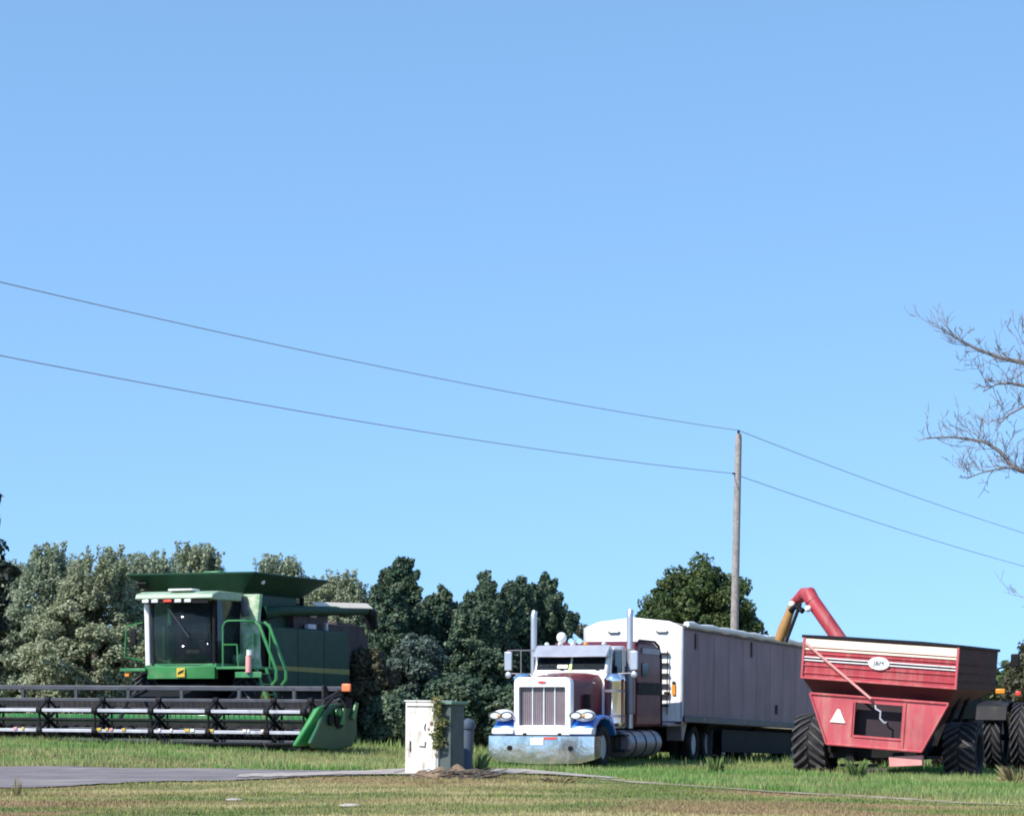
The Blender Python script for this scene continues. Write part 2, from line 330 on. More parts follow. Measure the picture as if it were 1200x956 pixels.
nS = 1000; Xs, Ys = samp(-18, 18, 40, 62)(nS); kk = (Ys > path_y(Xs)+.4); Xs, Ys = Xs[kk], Ys[kk]; nS = len(Xs); Zs = gz(Xs, Ys); Hs = rs.uniform(.10, .30, nS)*(.6+.4*np.sin(Xs*1.9)); ls = rs.normal(0, .06, nS)
Vs = np.empty((nS, 4, 3)); Vs[:, 0] = np.stack([Xs-.005, Ys, Zs], -1); Vs[:, 1] = np.stack([Xs+.005, Ys, Zs], -1); Vs[:, 2] = np.stack([Xs+ls+.006, Ys, Zs+Hs], -1); Vs[:, 3] = np.stack([Xs+ls-.006, Ys, Zs+Hs], -1)
tag(npmesh('dead_stems', Vs, 4, leafmat('straw_stems', (.27, .25, .12), (.22, .21, .10), trans=.2)), 'sparse straw coloured stems standing in the roadside grass', 'dry grass', kind='stuff')
def clump(name, cx, cy, r, h, n, m, label, cat, flop=.75):
    a = rs.uniform(0, 2*PI, n); q = r*np.sqrt(rs.uniform(0, 1, n))*.5; X = cx+np.cos(a)*q; Y = cy+np.sin(a)*q; Z = gz(X, Y)-.02
    H = h*rs.uniform(.25, 1.1, n); W = rs.uniform(.004, .010, n); b = rs.uniform(0, 2*PI, n); out = rs.uniform(.2, 1, n)*r*flop
    V = np.empty((n, 4, 3)); dx, dy = np.cos(b)*W, np.sin(b)*W
    V[:, 0] = np.stack([X-dx, Y-dy, Z], -1); V[:, 1] = np.stack([X+dx, Y+dy, Z], -1)
    V[:, 2] = np.stack([X+dx*.5+np.cos(a)*out*.5, Y+dy*.5+np.sin(a)*out*.5, Z+H*.75], -1); V[:, 3] = np.stack([X+np.cos(a)*out, Y+np.sin(a)*out, Z+H], -1)
    o = npmesh(name, V, 4, m); return tag(o, label, cat)
G_WEED = leafmat('weed_leaves', (.13, .21, .06), (.19, .24, .09), trans=.3)
G_DRY = leafmat('dry_weed_leaves', (.30, .25, .13), (.24, .20, .10), trans=.3)
for i, (px, Y, r, h, mm, lb) in enumerate([
        (838, 54.5, .22, .42, G_WEED, 'upright green weed tuft in front of the white trailer drive wheels'),
        (1004, 53.0, .26, .46, G_WEED, 'tall green weed clump under the left corner of the red cart panel'),
        (1033, 54.0, .16, .28, G_WEED, 'small weed sprig below the dark square opening of the cart'),
        (1192, 52.5, .45, .42, G_DRY, 'dry weedy clump at the right edge by the tractor tyres'),
        (556, 52.0, .35, .45, G_WEED, 'leafy green weed between the cabinet and the truck bumper'),
        (655, 47.5, .42, .16, G_DRY, 'flattened dry grass tuft on the lawn near the pale path'),
        (20, 43.5, .12, .42, G_DRY, 'single tall dry stalk clump at the left on the lawn')]):
    X = (px-600)/FP*Y; clump('weed_clump', X, Y, r, h, 170 if r > .2 else 40, mm, lb, 'weeds')

# ------------------------------------------------------------------ trees
def limbs(mb, rg, p, d, L, r, depth, spread=.6, upb=.25, seg=4):
    pts = [Vector(p)]; d = Vector(d).normalized()
    for i in range(seg):
        d = (d+Vector((rg.uniform(-1, 1), rg.uniform(-1, 1), rg.uniform(-.5, 1)))*.16).normalized(); pts.append(pts[-1]+d*L/seg)
    mb.tube(pts, [r*(1-.6*i/seg) for i in range(seg+1)], 6 if r > .04 else 4, caps=False)
    if depth > 0:
        for k in range(rg.randint(2, 4)):
            i = rg.randint(1, seg); dd = (d+Vector((rg.uniform(-1, 1), rg.uniform(-1, 1), rg.uniform(-.3, .8)))*spread+Vector((0, 0, upb))).normalized()
            limbs(mb, rg, pts[i], dd, L*rg.uniform(.5, .75), r*.5, depth-1, spread, upb, seg)
def leaves(C, N, sz, r, sq, rs_, droop=0., elong=1.6):
    """C: clump centres (n,3); N leaves per clump; returns quads"""
    n = len(C)*N; cen = np.repeat(C, N, 0); rr = np.repeat(r, N) if np.ndim(r) else r
    d = rs_.normal(size=(n, 3)); d /= np.linalg.norm(d, axis=1)[:, None]
    rad = rs_.uniform(.25, 1, n)**.45
    p = cen+d*(rad*rr)[:, None]*np.array(sq); p[:, 2] -= droop*rad*rs_.uniform(0, 1, n)
    u = rs_.normal(size=(n, 3)); u /= np.linalg.norm(u, axis=1)[:, None]
    nrm = d+rs_.normal(size=(n, 3))*.7+np.array([0, 0, .4]); t = np.cross(nrm, u); t /= np.linalg.norm(t, axis=1)[:, None]+1e-9
    b = np.cross(nrm, t); b /= np.linalg.norm(b, axis=1)[:, None]+1e-9
    s = (sz*rs_.uniform(.6, 1.35, n))[:, None]
    V = np.empty((n, 4, 3)); V[:, 0] = p-t*s*elong/2; V[:, 1] = p+b*s*.5; V[:, 2] = p+t*s*elong/2; V[:, 3] = p-b*s*.5
    return V
def tree(px, Y, top, hw, base_frac, m, label, seed, kind='round', name='tree', trunk=.16, N=190, nc=70, sz=.13, cr=.55, group=None, cat='tree', gap=.0, tm='bark', lobes=5):
    """px centre, distance, photo y of top, half width in px, crown starts at base_frac of height"""
    rg = random.Random(seed); r_ = np.random.RandomState(seed)
    X = (px-600)/FP*Y; z0 = gzf(X, Y); H = CZ+(HY-top)/FP*Y-z0; W = hw/FP*Y
    root = empty(name, (X, Y, z0), (0, 0, 0), label, cat, group)
    C = []; zb = H*base_frac; ch = (H-zb)/2
    if kind == 'round':
        # uneven crown: a few big lobes, clumps on and in them
        lb = [(Vector((0, 0, zb+ch)), W*.90, ch*.96)]*9
        for i in range(lobes):
            a = 2*PI*i/lobes+rg.uniform(-.4, .4); q = rg.uniform(.42, .62); zz = zb+ch*(1+rg.uniform(-.6, .5)); lb.append((Vector((math.cos(a)*W*q, math.sin(a)*W*q, zz)), W*rg.uniform(.34, .48), ch*rg.uniform(.30, .44)))
        lb.append((Vector((rg.uniform(-.25, .25)*W, 0, H-ch*.35)), W*.4, ch*.33))
        while len(C) < nc:
            c, a, b = rg.choice(lb); v = Vector((rg.gauss(0, 1), rg.gauss(0, 1), rg.gauss(0, 1))).normalized()*rg.uniform(.45, 1.0)**.5
            p = c+Vector((v.x*a, v.y*a, v.z*b))
            if p.z > .25: C.append(p)
        rr = np.array([cr*rg.uniform(.5, 1.15) for _ in C]); sq = (1, 1, .7); droop = .1
    elif kind == 'feather':     # pale trees, rising tufts at the top, foliage to the ground
        while len(C) < nc:
            t = rg.uniform(0, 1)**.8; a = rg.uniform(0, 2*PI); wdt = W*(1.0-.12*math.sin(t*9+seed))*max(0, 1-(max(0, t-.35)/.68)**2.2)**.7
            q = rg.uniform(.35, 1)**.5; C.append(Vector((math.cos(a)*wdt*q, math.sin(a)*wdt*q, zb+(H-zb)*t*.95)))
        rr = np.array([cr*rg.uniform(.35, 1.1)*(1 if c.z < H*.75 else .6) for c in C]); sq = (1.05, 1.05, .62); droop = .15
    else:                       # conifer: several spires with layered boughs
        spn = [(0, 0, 1.0, .78)]+[(rg.uniform(-.62, .62), rg.uniform(-.3, .3), rg.uniform(.76, .97), rg.uniform(.42, .6)) for _ in range(lobes)]
        rl = []
        for sx, sy, hh, ww in spn:
            zt_ = H*hh; z = zb+.2
            while z < zt_-.1:
                t = (z-zb)/(zt_-zb); reach = W*ww*(1-t)**.62*1.05+.12
                for k in range(7 if t < .8 else 4):
                    a = rg.uniform(0, 2*PI); Lb = reach*rg.uniform(.55, 1.22); up = rg.uniform(-.12, .45)
                    for q in (.35, .6, .82, 1.0):
                        C.append(Vector((sx*W+math.cos(a)*Lb*q, sy*W+math.sin(a)*Lb*q, z+up*Lb*q*q+rg.uniform(-.06, .06)))); rl.append(cr*(1.05-.55*q)*rg.uniform(.75, 1.2))
                z += rg.uniform(.30, .46)
            for q in (.0, .12, .25): C.append(Vector((sx*W, sy*W, zt_-q))); rl.append(.12+q*.3)
        rr = np.array(rl); sq = (1, 1, .72); droop = .05
    Cn = np.array([tuple(c) for c in C])
    V = leaves(Cn, N, sz, rr, sq, r_, droop)
    if kind in ('feather', 'conifer'):      # tufts that break the outline
        tn = 60; a = r_.uniform(0, 2*PI, tn); tufts = []
        idx = np.argsort(-Cn[:, 2])[:max(10, len(Cn)//4)]
        for i in idx:
            for k in range(4):
                c = Cn[i]; L = rg.uniform(.3, 1.0) if kind == 'feather' else rg.uniform(.1, .3); dv = np.array([rg.uniform(-.1, .55), rg.uniform(-.4, .4), 1.0]); dv /= np.linalg.norm(dv)
                off = np.array([rg.uniform(-.4, .4), rg.uniform(-.4, .4), 0])*cr
                for s in np.linspace(.3, 1, 5): tufts.append(c+off+dv*L*s+np.array([0, 0, .05]))
        V = np.concatenate([V, leaves(np.array(tufts), 12, sz*.9, .09, (1, 1, 1), r_)])
    npmesh('crown', V, 4, m, root)
    t = MB(); lean = rg.uniform(-.3, .3)
    t.tube([(0, 0, -.15), (lean*.2, 0, H*.2), (lean*.6, .1, H*.45), (lean, .1, H*.85)], [trunk*1.25, trunk, trunk*.7, trunk*.15], 9)
    for i in range(9):
        zz = H*rg.uniform(max(.1, base_frac), .55); a = rg.uniform(0, 2*PI)
        limbs(t, rg, (lean*zz/H, .05, zz), (math.cos(a), math.sin(a), .5), W*.36, trunk*.4, 1)
    t.build('trunk', tm, root)
    return root
L_PALE = leafmat('pale_grey_green_leaves', (.26, .31, .205), (.31, .355, .245), (.14, .185, .11), trans=.3)
L_PALE2 = leafmat('pale_olive_leaves', (.26, .295, .18), (.315, .34, .225), (.16, .195, .10), trans=.3)
L_DARK = leafmat('dark_cedar_leaves', (.046, .084, .052), (.075, .112, .068), (.125, .165, .09), trans=.15)
L_OAK = leafmat('oak_leaves', (.04, .07, .022), (.065, .095, .03), (.12, .145, .045), trans=.25)
L_BRN = leafmat('brownish_leaves', (.085, .075, .042), (.06, .065, .035), (.13, .11, .06), trans=.2)
L_TEAL = leafmat('bluish_green_leaves', (.075, .105, .085), (.10, .13, .10), (.045, .07, .05), trans=.15)
L_BACK = leafmat('black_green_leaves', (.012, .022, .014), (.022, .035, .022), trans=.1)
TG = 'trees along the field edge'
for a in [
    (52, 81, 660, 66, .02, L_PALE, 'pale grey green tree with a peaked crown, near the left edge of the photo', 11, 'feather'),
    (0, 84, 676, 60, .02, L_PALE, 'pale tree cut off by the left edge, behind the dark leafy tree', 12, 'feather'),
    (112, 79, 661, 74, .02, L_PALE2, 'broad pale olive tree left of the combine, second of the pale group', 13, 'feather'),
    (172, 82, 666, 66, .02, L_PALE, 'pale olive tree right behind the left side of the combine cab', 14, 'feather'),
    (226, 85, 657, 60, .03, L_PALE2, 'tallest pale tree rising over the front of the grain tank', 15, 'feather'),
    (325, 88, 667, 52, .03, L_PALE, 'pale tree showing above the rear of the grain tank', 16, 'feather'),
    (392, 86, 690, 60, .03, L_PALE2, 'pale low tree between the grain tank and the dark cedars', 17, 'feather')]:
    tree(*a, name='pale_tree', nc=230, N=330, sz=.075, cr=.55, group=TG)
for a in [
    (469, 77, 664, 52, .02, L_DARK, 'tall dark cedar right of the combine with a notched double top', 21, 3),
    (520, 79, 698, 60, .02, L_DARK, 'lower dark cedar in the dip between two taller cedars', 22, 2),
    (566, 76, 681, 56, .02, L_DARK, 'dark cedar with a central spire above the metal cabinet', 23, 3),
    (608, 78, 688, 34, .02, L_DARK, 'dark cedar behind the left exhaust stack of the truck', 24, 2),
    (638, 79, 684, 54, .02, L_DARK, 'dark cedar sloping down to the trailer front, rightmost of the cedars', 25, 3)]:
    tree(*a[:8], kind='conifer', name='cedar_tree', nc=330, N=62, sz=.085, cr=.36, group=TG, lobes=a[8])
tree(488, 74.5, 742, 40, .0, L_TEAL, 'bluish green shrub low in front of the tall dark cedar', 31, name='shrub', nc=110, N=200, sz=.085, cr=.36, cat='shrub')
tree(432, 71, 760, 34, .0, L_BRN, 'brownish green brush at the right end of the combine header', 32, name='shrub', nc=110, N=200, sz=.085, cr=.36, cat='shrub', trunk=.1)
tree(462, 67.5, 812, 30, .0, L_DARK, 'low dark scrub left of the metal cabinet', 33, name='shrub', nc=110, N=200, sz=.085, cr=.36, cat='shrub', trunk=.06)
tree(535, 72, 790, 46, .0, L_DARK, 'low dark undergrowth behind the metal cabinet', 34, name='shrub', nc=110, N=200, sz=.085, cr=.36, cat='shrub', trunk=.06)
tree(600, 72, 800, 44, .0, L_DARK, 'low dark undergrowth behind the truck grille', 35, name='shrub', nc=110, N=200, sz=.085, cr=.36, cat='shrub', trunk=.06)
tree(684, 84, 728, 22, .0, L_BRN, 'small brown green bush just left of the white trailer top', 36, name='shrub', nc=60, N=200, sz=.09, cr=.36, cat='shrub', trunk=.06)
tree(822, 112, 655, 76, .16, L_OAK, 'round dark green tree standing alone behind the utility pole', 41, name='round_tree', nc=330, N=230, sz=.12, cr=.6, trunk=.3, lobes=9)
tree(-66, 72, 520, 82, .06, L_BACK, 'very dark leafy tree reaching in at the left edge of the photo', 42, name='dark_tree', nc=150, N=120, sz=.16, cr=.6, trunk=.3, lobes=8)
tree(1212, 86, 752, 36, .05, L_BRN, 'brownish tree at the right edge behind the tractor', 43, name='brown_tree', nc=150, N=160, sz=.10, cr=.45)
tree(1262, 92, 742, 44, .05, L_OAK, 'green tree past the right edge beyond the tractor', 44, name='green_tree', nc=150, N=160, sz=.10, cr=.45)
# dark thicket right at the foot of the cedars, and a far wood
r_ = np.random.RandomState(5)
Cw = np.stack([r_.uniform(-34, 3.5, 420), r_.uniform(80, 92, 420), r_.uniform(.3, 3.0, 420)], -1)
tag(npmesh('undergrowth', leaves(Cw, 60, .2, .8, (1, 1, .8), r_), 4, L_DARK), 'continuous dark undergrowth at the foot of the tree line', 'undergrowth', kind='stuff')
Cw = np.stack([r_.uniform(-130, 150, 1300), r_.uniform(200, 235, 1300), r_.uniform(.3, 4.2, 1300)], -1)
tag(npmesh('far_wood', leaves(Cw, 40, .7, 2.0, (1, 1, .6), r_), 4, L_OAK), 'low far wood closing the fields behind the machines', 'wood', kind='stuff')
# bare tree at the right, branches reach into the frame
def bare_tree():
    Y = 50.; rg = random.Random(9); root = empty('bare_tree', (P(1318, 0, Y).x, Y, gzf(P(1318, 0, Y).x, Y)), (0, 0, 0), 'leafless tree whose thin bare branches reach in from the right edge', 'tree')
    O = Vector(root.location)
    def Q(px, py, dy=0): return P(px, py, Y+dy)-O
    t = MB(); t.tube([(0, 0, -.2), (.05, 0, 2.2), Q(1312, 700), Q(1318, 560), Q(1312, 430), Q(1300, 330)], [.34, .27, .22, .17, .11, .04], 12); t.build('trunk', 'paleb', root)
    tw = []
    def twig(p, d, L, r, depth):
        pts = [p]; seg = 4
        for i in range(seg):
            d = (d+Vector((rg.uniform(-1, 1), rg.uniform(-1, 1)*.8, rg.uniform(-.7, 1)))*.2).normalized(); pts.append(pts[-1]+d*L/seg)
        tw.append((pts, [r*(1-.6*i/seg) for i in range(seg+1)]))
        if depth:
            for k in range(rg.randint(2, 3)):
                i = rg.randint(1, seg); dd = (d+Vector((rg.uniform(-1, 1), rg.uniform(-1, 1), rg.uniform(-.5, 1.0)))*.9).normalized(); twig(pts[i], dd, L*rg.uniform(.45, .75), r*.6, depth-1)
    lims = [([(1310, 470), (1250, 440), (1200, 425), (1172, 419), (1145, 409), (1124, 398), (1106, 386)], .075, .5),
            ([(1312, 500), (1250, 462), (1200, 452), (1185, 449), (1168, 450), (1152, 459)], .055, -.6),
            ([(1316, 600), (1250, 565), (1200, 552), (1186, 546), (1172, 529), (1155, 518), (1135, 514), (1112, 512), (1086, 513)], .07, .3),
            ([(1200, 552), (1186, 547), (1170, 549), (1150, 554), (1132, 561)], .035, .2),
            ([(1314, 540), (1250, 490), (1200, 476), (1182, 486), (1168, 500)], .05, -.4),
            ([(1306, 440), (1260, 420), (1225, 412), (1200, 410)], .05, 1.0),
            ([(1316, 640), (1270, 690), (1225, 696), (1206, 702)], .03, -.5)]
    for pts, r0, dy in lims:
        pp = [Q(x, y, dy) for x, y in pts]; n = len(pp)
        b = MB(); b.tube(pp, [max(.011, r0*(1-.82*i/(n-1))) for i in range(n)], 7); b.build('branch', 'paleb', root)
        for i in range(1, n):
            for k in range(5):
                s = rg.random(); p = pp[i-1].lerp(pp[i], s)
                if i < 2 and rg.random() < .5: continue
                twig(p, Vector((rg.uniform(-1, .5), rg.uniform(-.6, .6), rg.uniform(-.35, 1.1))).normalized(), rg.uniform(.22, .62), .010, 2)
    b = MB()
    for pts, r in tw: b.tube(pts, [max(.0055, q) for q in r], 4, caps=False)
    b.build('twigs', 'paleb', root)
bare_tree()

# ------------------------------------------------------------------ utility poles and wires
PTOP = P(865.5, 508, 90); PBOT = Vector((P(857.5, 800, 90).x, 90, gzf(8.2, 90)-.3))
ldir = Vector((-20, -36, 0)).normalized()
def pole(top, bot, label):
    root = empty('utility_pole', bot, (0, 0, 0), label, 'utility pole', 'poles of the power line'); v = Vector(top)-Vector(bot)
    MB().tube([(0, 0, 0), v*.5, v*.985, v], [.17, .145, .125, .10], 14).build('post', 'wood', root)
    MB().tube([v*1.0, v+Vector((0, 0, .13))], [.05, .04], 8).build('insulator', 'black', root)
    q = v*(1-1.5/v.length); MB().tube([q, q+Vector((-.2, -.12, 0))], .035, 8).build('insulator', 'black', root)
    return Vector(bot)+v+Vector((0, 0, .12)), Vector(bot)+q+Vector((-.2, -.12, 0))
a1, a2 = pole(PTOP, PBOT, 'weathered wooden utility pole behind the grain trailer, carrying two wires')
ends = []
for s, lb in ((72, 'wooden utility pole beyond the left edge that carries the near end of the wires'), (-78, 'wooden utility pole beyond the right edge that carries the far end of the wires')):
    c = Vector((PTOP.x, PTOP.y, 0))+ldir*s; g = gzf(c.x, c.y)
    ends.append(pole((c.x, c.y, PTOP.z-(.0 if s > 0 else 2.3)), (c.x, c.y, g-.3), lb))
def wire(a, b, sag, label):
    n = 40; mb = MB(); pts = [a.lerp(b, i/n)-Vector((0, 0, sag*4*(i/n)*(1-i/n))) for i in range(n+1)]
    o = mb.tube(pts, .014, 5).build('wire', 'wire'); tag(o, label, 'wire', 'wires of the power line'); return pts
w1 = wire(a1, ends[0][0], .75, 'upper wire running from the pole top to the upper left')
w2 = wire(a2, ends[0][1], .75, 'lower wire running from the pole to the left')
w3 = wire(a1, ends[1][0], .6, 'upper wire running from the pole top to the lower right')
w4 = wire(a2, ends[1][1], .6, 'lower wire running from the pole to the lower right')

# ------------------------------------------------------------------ wheels
def tyre(parent, c, r, w, lugs=0, rim='rim', rimr=.55, name='wheel', lugh=.045, nl=22, dish=.0, side=1, flip=1):
    root_o = empty(name, c); root_o.parent = parent
    h = w/2; b = r*.86
    prof = [(-h*.75, r*rimr), (-h, r*rimr*1.15), (-h*1.02, r*.78), (-h*.9, r*.93), (-h*.6, r*.985), (0, r), (h*.6, r*.985), (h*.9, r*.93), (h*1.02, r*.78), (h, r*rimr*1.15), (h*.75, r*rimr)]
    if lugs: prof = [(t, q*(1-lugh/r) if q > r*.9 else q) for t, q in prof]
    MB().lathe(prof, (0, 0, 0), 'x', 48, closed=True).build('tyre', 'rubber', root_o)
    rm = MB(); rr = r*rimr*1.02
    rm.lathe([(-h*.6, rr), (-h*.62, rr*.93), (-h*.1, rr*.86), (-h*.05, rr*.3), (-h*.35, rr*.26), (-h*.35, .01)], (0, 0, 0), 'x', 32)
    rm.lathe([(h*.6, rr), (h*.62, rr*.93), (h*.1, rr*.86), (h*.05, rr*.3), (h*.35, rr*.26), (h*.35, .01)], (0, 0, 0), 'x', 32)
    for i in range(8):
        a = 2*PI*i/8
        for s in (-1, 1): rm.tube([(s*h*.05, math.cos(a)*rr*.5, math.sin(a)*rr*.5), (s*h*.15, math.cos(a)*rr*.5, math.sin(a)*rr*.5)], .022, 6)
    rm.build('rim', rim, root_o)
    if lugs:      # chevron bars of a farm tyre
        lb = MB(); n = nl; ri = r-lugh-.012
        for i in range(n):
            for s in (-1, 1):
                a0 = 2*PI*(i+(.5 if s > 0 else 0))/n
                rows = []
                for k in range(6):
                    t = k/5; x = s*(h*.06+t*h*.93); a = a0+flip*t*.42; dw = .075*(1+.35*t)/r*1.0
                    q = r if t < .75 else r-(t-.75)*.30*r*.4; qi = ri-(0 if t < .75 else (t-.75)*.5*r*.35)
                    rows.append([(x, q_*math.sin(aa), q_*math.cos(aa)) for q_, aa in ((qi, a-dw/2), (q, a-dw*.36), (q, a+dw*.36), (qi, a+dw/2))])
                vs = [p for rw in rows for p in rw]; fs = []
                for k in range(5):
                    for j in range(4): fs.append((k*4+j, k*4+(j+1) % 4, (k+1)*4+(j+1) % 4, (k+1)*4+j))
                fs += [(0, 1, 2, 3), (23, 22, 21, 20)]
                lb.add(vs, fs)
        lb.build('tread_lugs', 'lug', root_o, smooth=25)
    return root_o

# ------------------------------------------------------------------ semi truck
def truck():
    T = empty('semi_truck', (.66, 56.0, gzf(1.5, 58)-.02), (R(-.3), 0, R(-20)), 'maroon long-nosed semi truck with bright grille and chrome bumper, facing the road', 'truck')
    # chassis
    f = MB()
    for s in (-1, 1): f.box((s*.43, 5.3, .72), (.09, 10.4, .26))
    for y in (1.2, 3.2, 6.8, 9.6): f.box((0, y, .7), (.8, .12, .18))
    f.box((0, 1.3, .55), (1.9, .12, .12)); f.box((0, 9.05, .55), (1.8, .2, .2)); f.box((0, 10.35, .55), (1.8, .2, .2))
    f.lathe([(0, .5), (.08, .5)], (0, 9.7, .9), 'z', 20)
    f.build('chassis', 'black', T, .01)
    # bumper: deep chrome with raked ends
    b = MB(); zt, zb = .78, .20
    secs = [(-1.38, .26, .36), (-1.30, .06, .27), (-.95, .0, .17), (0, -.05, .13), (.95, .0, .15), (1.30, .06, .24), (1.38, .26, .30)]
    vs = []; 
    for x, y, z0 in secs: vs += [(x, y, z0), (x, y-.02, (z0+zt)/2), (x, y, zt), (x, y+.06, zt), (x, y+.06, z0)]
    n = 5; fs = [(i*n+j, (i+1)*n+j, (i+1)*n+(j+1) % n, i*n+(j+1) % n) for i in range(len(secs)-1) for j in range(n)]; fs += [tuple(range(n)), tuple((len(secs)-1)*n+j for j in range(n))[::-1]]
    bo = b.add(vs, fs).build('bumper', mat('bumper_chrome', (.78, .74, .68), .17, .9, var=.1, scale=2, col2=(.40, .41, .36), lo=.42, hi=.62, mixscale=2.0, bump=1.0, bscale=2.0), T, 0, 50)
    MB().box((-.06, -.078, .66), (.32, .012, .16)).build('licence_plate', 'white', T)
    MB().box((.26, -.075, .73), (.30, .012, .05)).build('warning_tape', 'redlens', T)
    for s in (-.75, .75): MB().lathe([(0, .06), (.02, .06)], (s, -.055, .5), 'y', 16).build('tow_hole', 'black', T)
    # grille shell
    sh = MB(); W_, zt, zb, th = .70, 2.15, .80, .12
    def rr(w, t, b, r, n=6):
        pts = []
        for cx, cz, a0 in ((w-r, t-r, 0), (-w+r, t-r, 90)):
            for i in range(n+1): a = R(a0+90*i/n); pts.append((cx+math.cos(a)*r, cz+math.sin(a)*r))
        pts += [(-w, b), (w, b)]; return pts
    outer = rr(W_, zt, zb, .14); inner = rr(W_-.13, zt-.23, zb+.22, .03)
    nn = len(outer); vs = [(x, .12, z) for x, z in outer]+[(x, .10, z) for x, z in inner]+[(x, .34, z) for x, z in outer]+[(x, .22, z) for x, z in inner]
    fs = []
    for i in range(nn):
        j = (i+1) % nn; fs += [(i, j, nn+j, nn+i), (i, 2*nn+i, 2*nn+j, j), (nn+i, nn+j, 3*nn+j, 3*nn+i)]
    sh.add(vs, fs).build('grille_shell', 'shell', T, .012, 40)
    gr = MB(); gr.box((0, .222, 1.47), (1.16, .02, .92)); o = gr.build('grille_screen', 'grille', T)
    sl = MB()
    for i in range(23): x = -.55+i*.05; sl.box((x, .206, 1.47), (.010, .012, .9))
    sl.build('grille_slat', 'grille', o)
    bb = MB()
    for x in (-.26, .02, .29): bb.box((x, .19, 1.47), (.022, .02, .9))
    bb.build('grille_bar', 'shell', o)
    MB().lathe([(0, .001), (0, .05), (.012, .05)], (0, 0, 0), 'y', 20)
    e = MB(); e.lathe([(-.012, .05), (0, .055), (.02, .055)], (0, 0, 0), 'y', 24); eo = e.build('emblem', 'redlens', T, label='small red oval emblem above the grille'); eo.location = (0, .09, 2.035); eo.scale = (1.9, 1, .55)
    # hood
    h = MB(); sec = []
    for y, w, zt in ((.33, .66, 2.11), (.9, .70, 2.15), (1.5, .76, 2.20), (2.15, .86, 2.27)):
        sec.append([(-w, y, 1.0), (-w, y, zt-.16), (-w*.9, y, zt-.03), (-w*.55, y, zt+.02), (0, y, zt+.035), (w*.55, y, zt+.02), (w*.9, y, zt-.03), (w, y, zt-.16), (w, y, 1.0)])
    vs = [p for s in sec for p in s]; n = 9; fs = [(i*n+j, i*n+j+1, (i+1)*n+j+1, (i+1)*n+j) for i in range(3) for j in range(n-1)]+[tuple(range(n)), tuple(27+j for j in range(n))[::-1]]
    ho = h.add(vs, fs).build('hood', 'maroon', T, .0, 50)
    for s in (-1, 1):
        vn = MB()
        for k in range(6): vn.box((s*.745, 1.0+k*.09, 1.55), (.03, .03, .42))
        vn.build('hood_vent', 'black', ho)
    MB().box((0, 1.2, 2.215), (.05, 1.6, .02)).build('hood_trim', 'shell', ho)
    # fenders
    for s in (-1, 1):
        fm = MB(); arc = []
        prof = [(.10, .80), (.16, 1.02), (.34, 1.14), (.7, 1.24), (1.1, 1.28), (1.5, 1.24), (1.85, 1.08), (2.05, .82), (2.0, .78)]
        inn = [(1.95, .8), (1.78, 1.0), (1.45, 1.14), (1.1, 1.18), (.75, 1.14), (.5, 1.0), (.42, .78), (.3, .78)]
        x0, x1 = s*.66, s*1.22
        fm.prism(prof+inn, 'x', x0, x1)
        fm.build('fender', 'blue', T, .03, 45)
        fw = MB(); fw.prism([(.055, .93), (.05, .83), (.30, .80), (.33, .97), (.2, .99)], 'x', s*.70, s*1.235); fw.build('fender_nose', 'white', T, .015, 45)
        hb = MB(); hb.lathe([(-.17, .02), (-.16, .10), (-.08, .14), (.08, .145), (.28, .10), (.36, .03)], (0, 0, 0), 'y', 20)
        ho_ = hb.build('headlight', 'shell', T); ho_.location = (s*1.0, .22, 1.26); ho_.scale = (1.75, 1, 1)
        ll = MB(); ll.lathe([(-.19, .03), (-.185, .085), (-.165, .095)], (0, 0, 0), 'y', 20); 
        for dx in (-.085, .085):
            MB().lathe([(-.198, .068), (-.205, .075), (-.205, .088), (-.16, .09)], (dx, 0, 0), 'y', 20, closed=True).build('lens_ring', 'greybar', ho_)
            l2 = MB().lathe([(-.195, .02), (-.185, .07), (-.15, .08)], (dx, 0, 0), 'y', 18).build('lens', 'lens', ho_)
        MB().lathe([(-.21, .01), (-.2, .03), (-.14, .035)], (s*.02, 0, .0), 'y', 14).build('turn_signal', 'orange', ho_)
    # cab
    zc = 1.0; cw = .93
    cb = MB(); cb.prism([(2.05, .95), (2.05, 2.27), (2.16, 2.34), (2.34, 2.70), (2.50, 2.93), (3.6, 2.97), (3.75, 2.9), (3.75, .95)], 'x', -cw, cw)
    cab = cb.build('cab', 'white', T, .05, 40)
    for s in (-1, 1): MB().prism([(2.30, 1.0), (2.30, 2.2), (3.70, 2.2), (3.70, 1.0)], 'x', s*(cw+.001), s*(cw+.022)).build('door', 'maroon', cab, .008)
    # windscreen panes (two) and side windows
    d = Vector((0, .18, .36)).normalized(); nrm = Vector((0, -d.z, d.y))
    for x0, x1 in ((-.86, -.03), (.03, .86)):
        p0 = Vector((0, 2.175, 2.36)); p1 = Vector((0, 2.335, 2.68))
        g = MB(); q = [Vector((x0, p0.y, p0.z)), Vector((x1, p0.y, p0.z)), Vector((x1, p1.y, p1.z)), Vector((x0, p1.y, p1.z))]
        g.hexa([v+nrm*.006 for v in q], [v+nrm*.02 for v in q]).build('windscreen', 'tglass', cab)
    st = MB(); st.box((-.20, 2.175, 2.44), (.26, .01, .09), (R(-26), 0, 0)); st.build('windscreen_sticker', 'white', cab, label='white paper sticker behind the windscreen')
    MB().box((-.0, 2.17, 2.42), (.07, .01, .16), (R(-26), 0, 0)).build('safety_tag', mat('lime_tag', (.55, .75, .15), .5), cab)
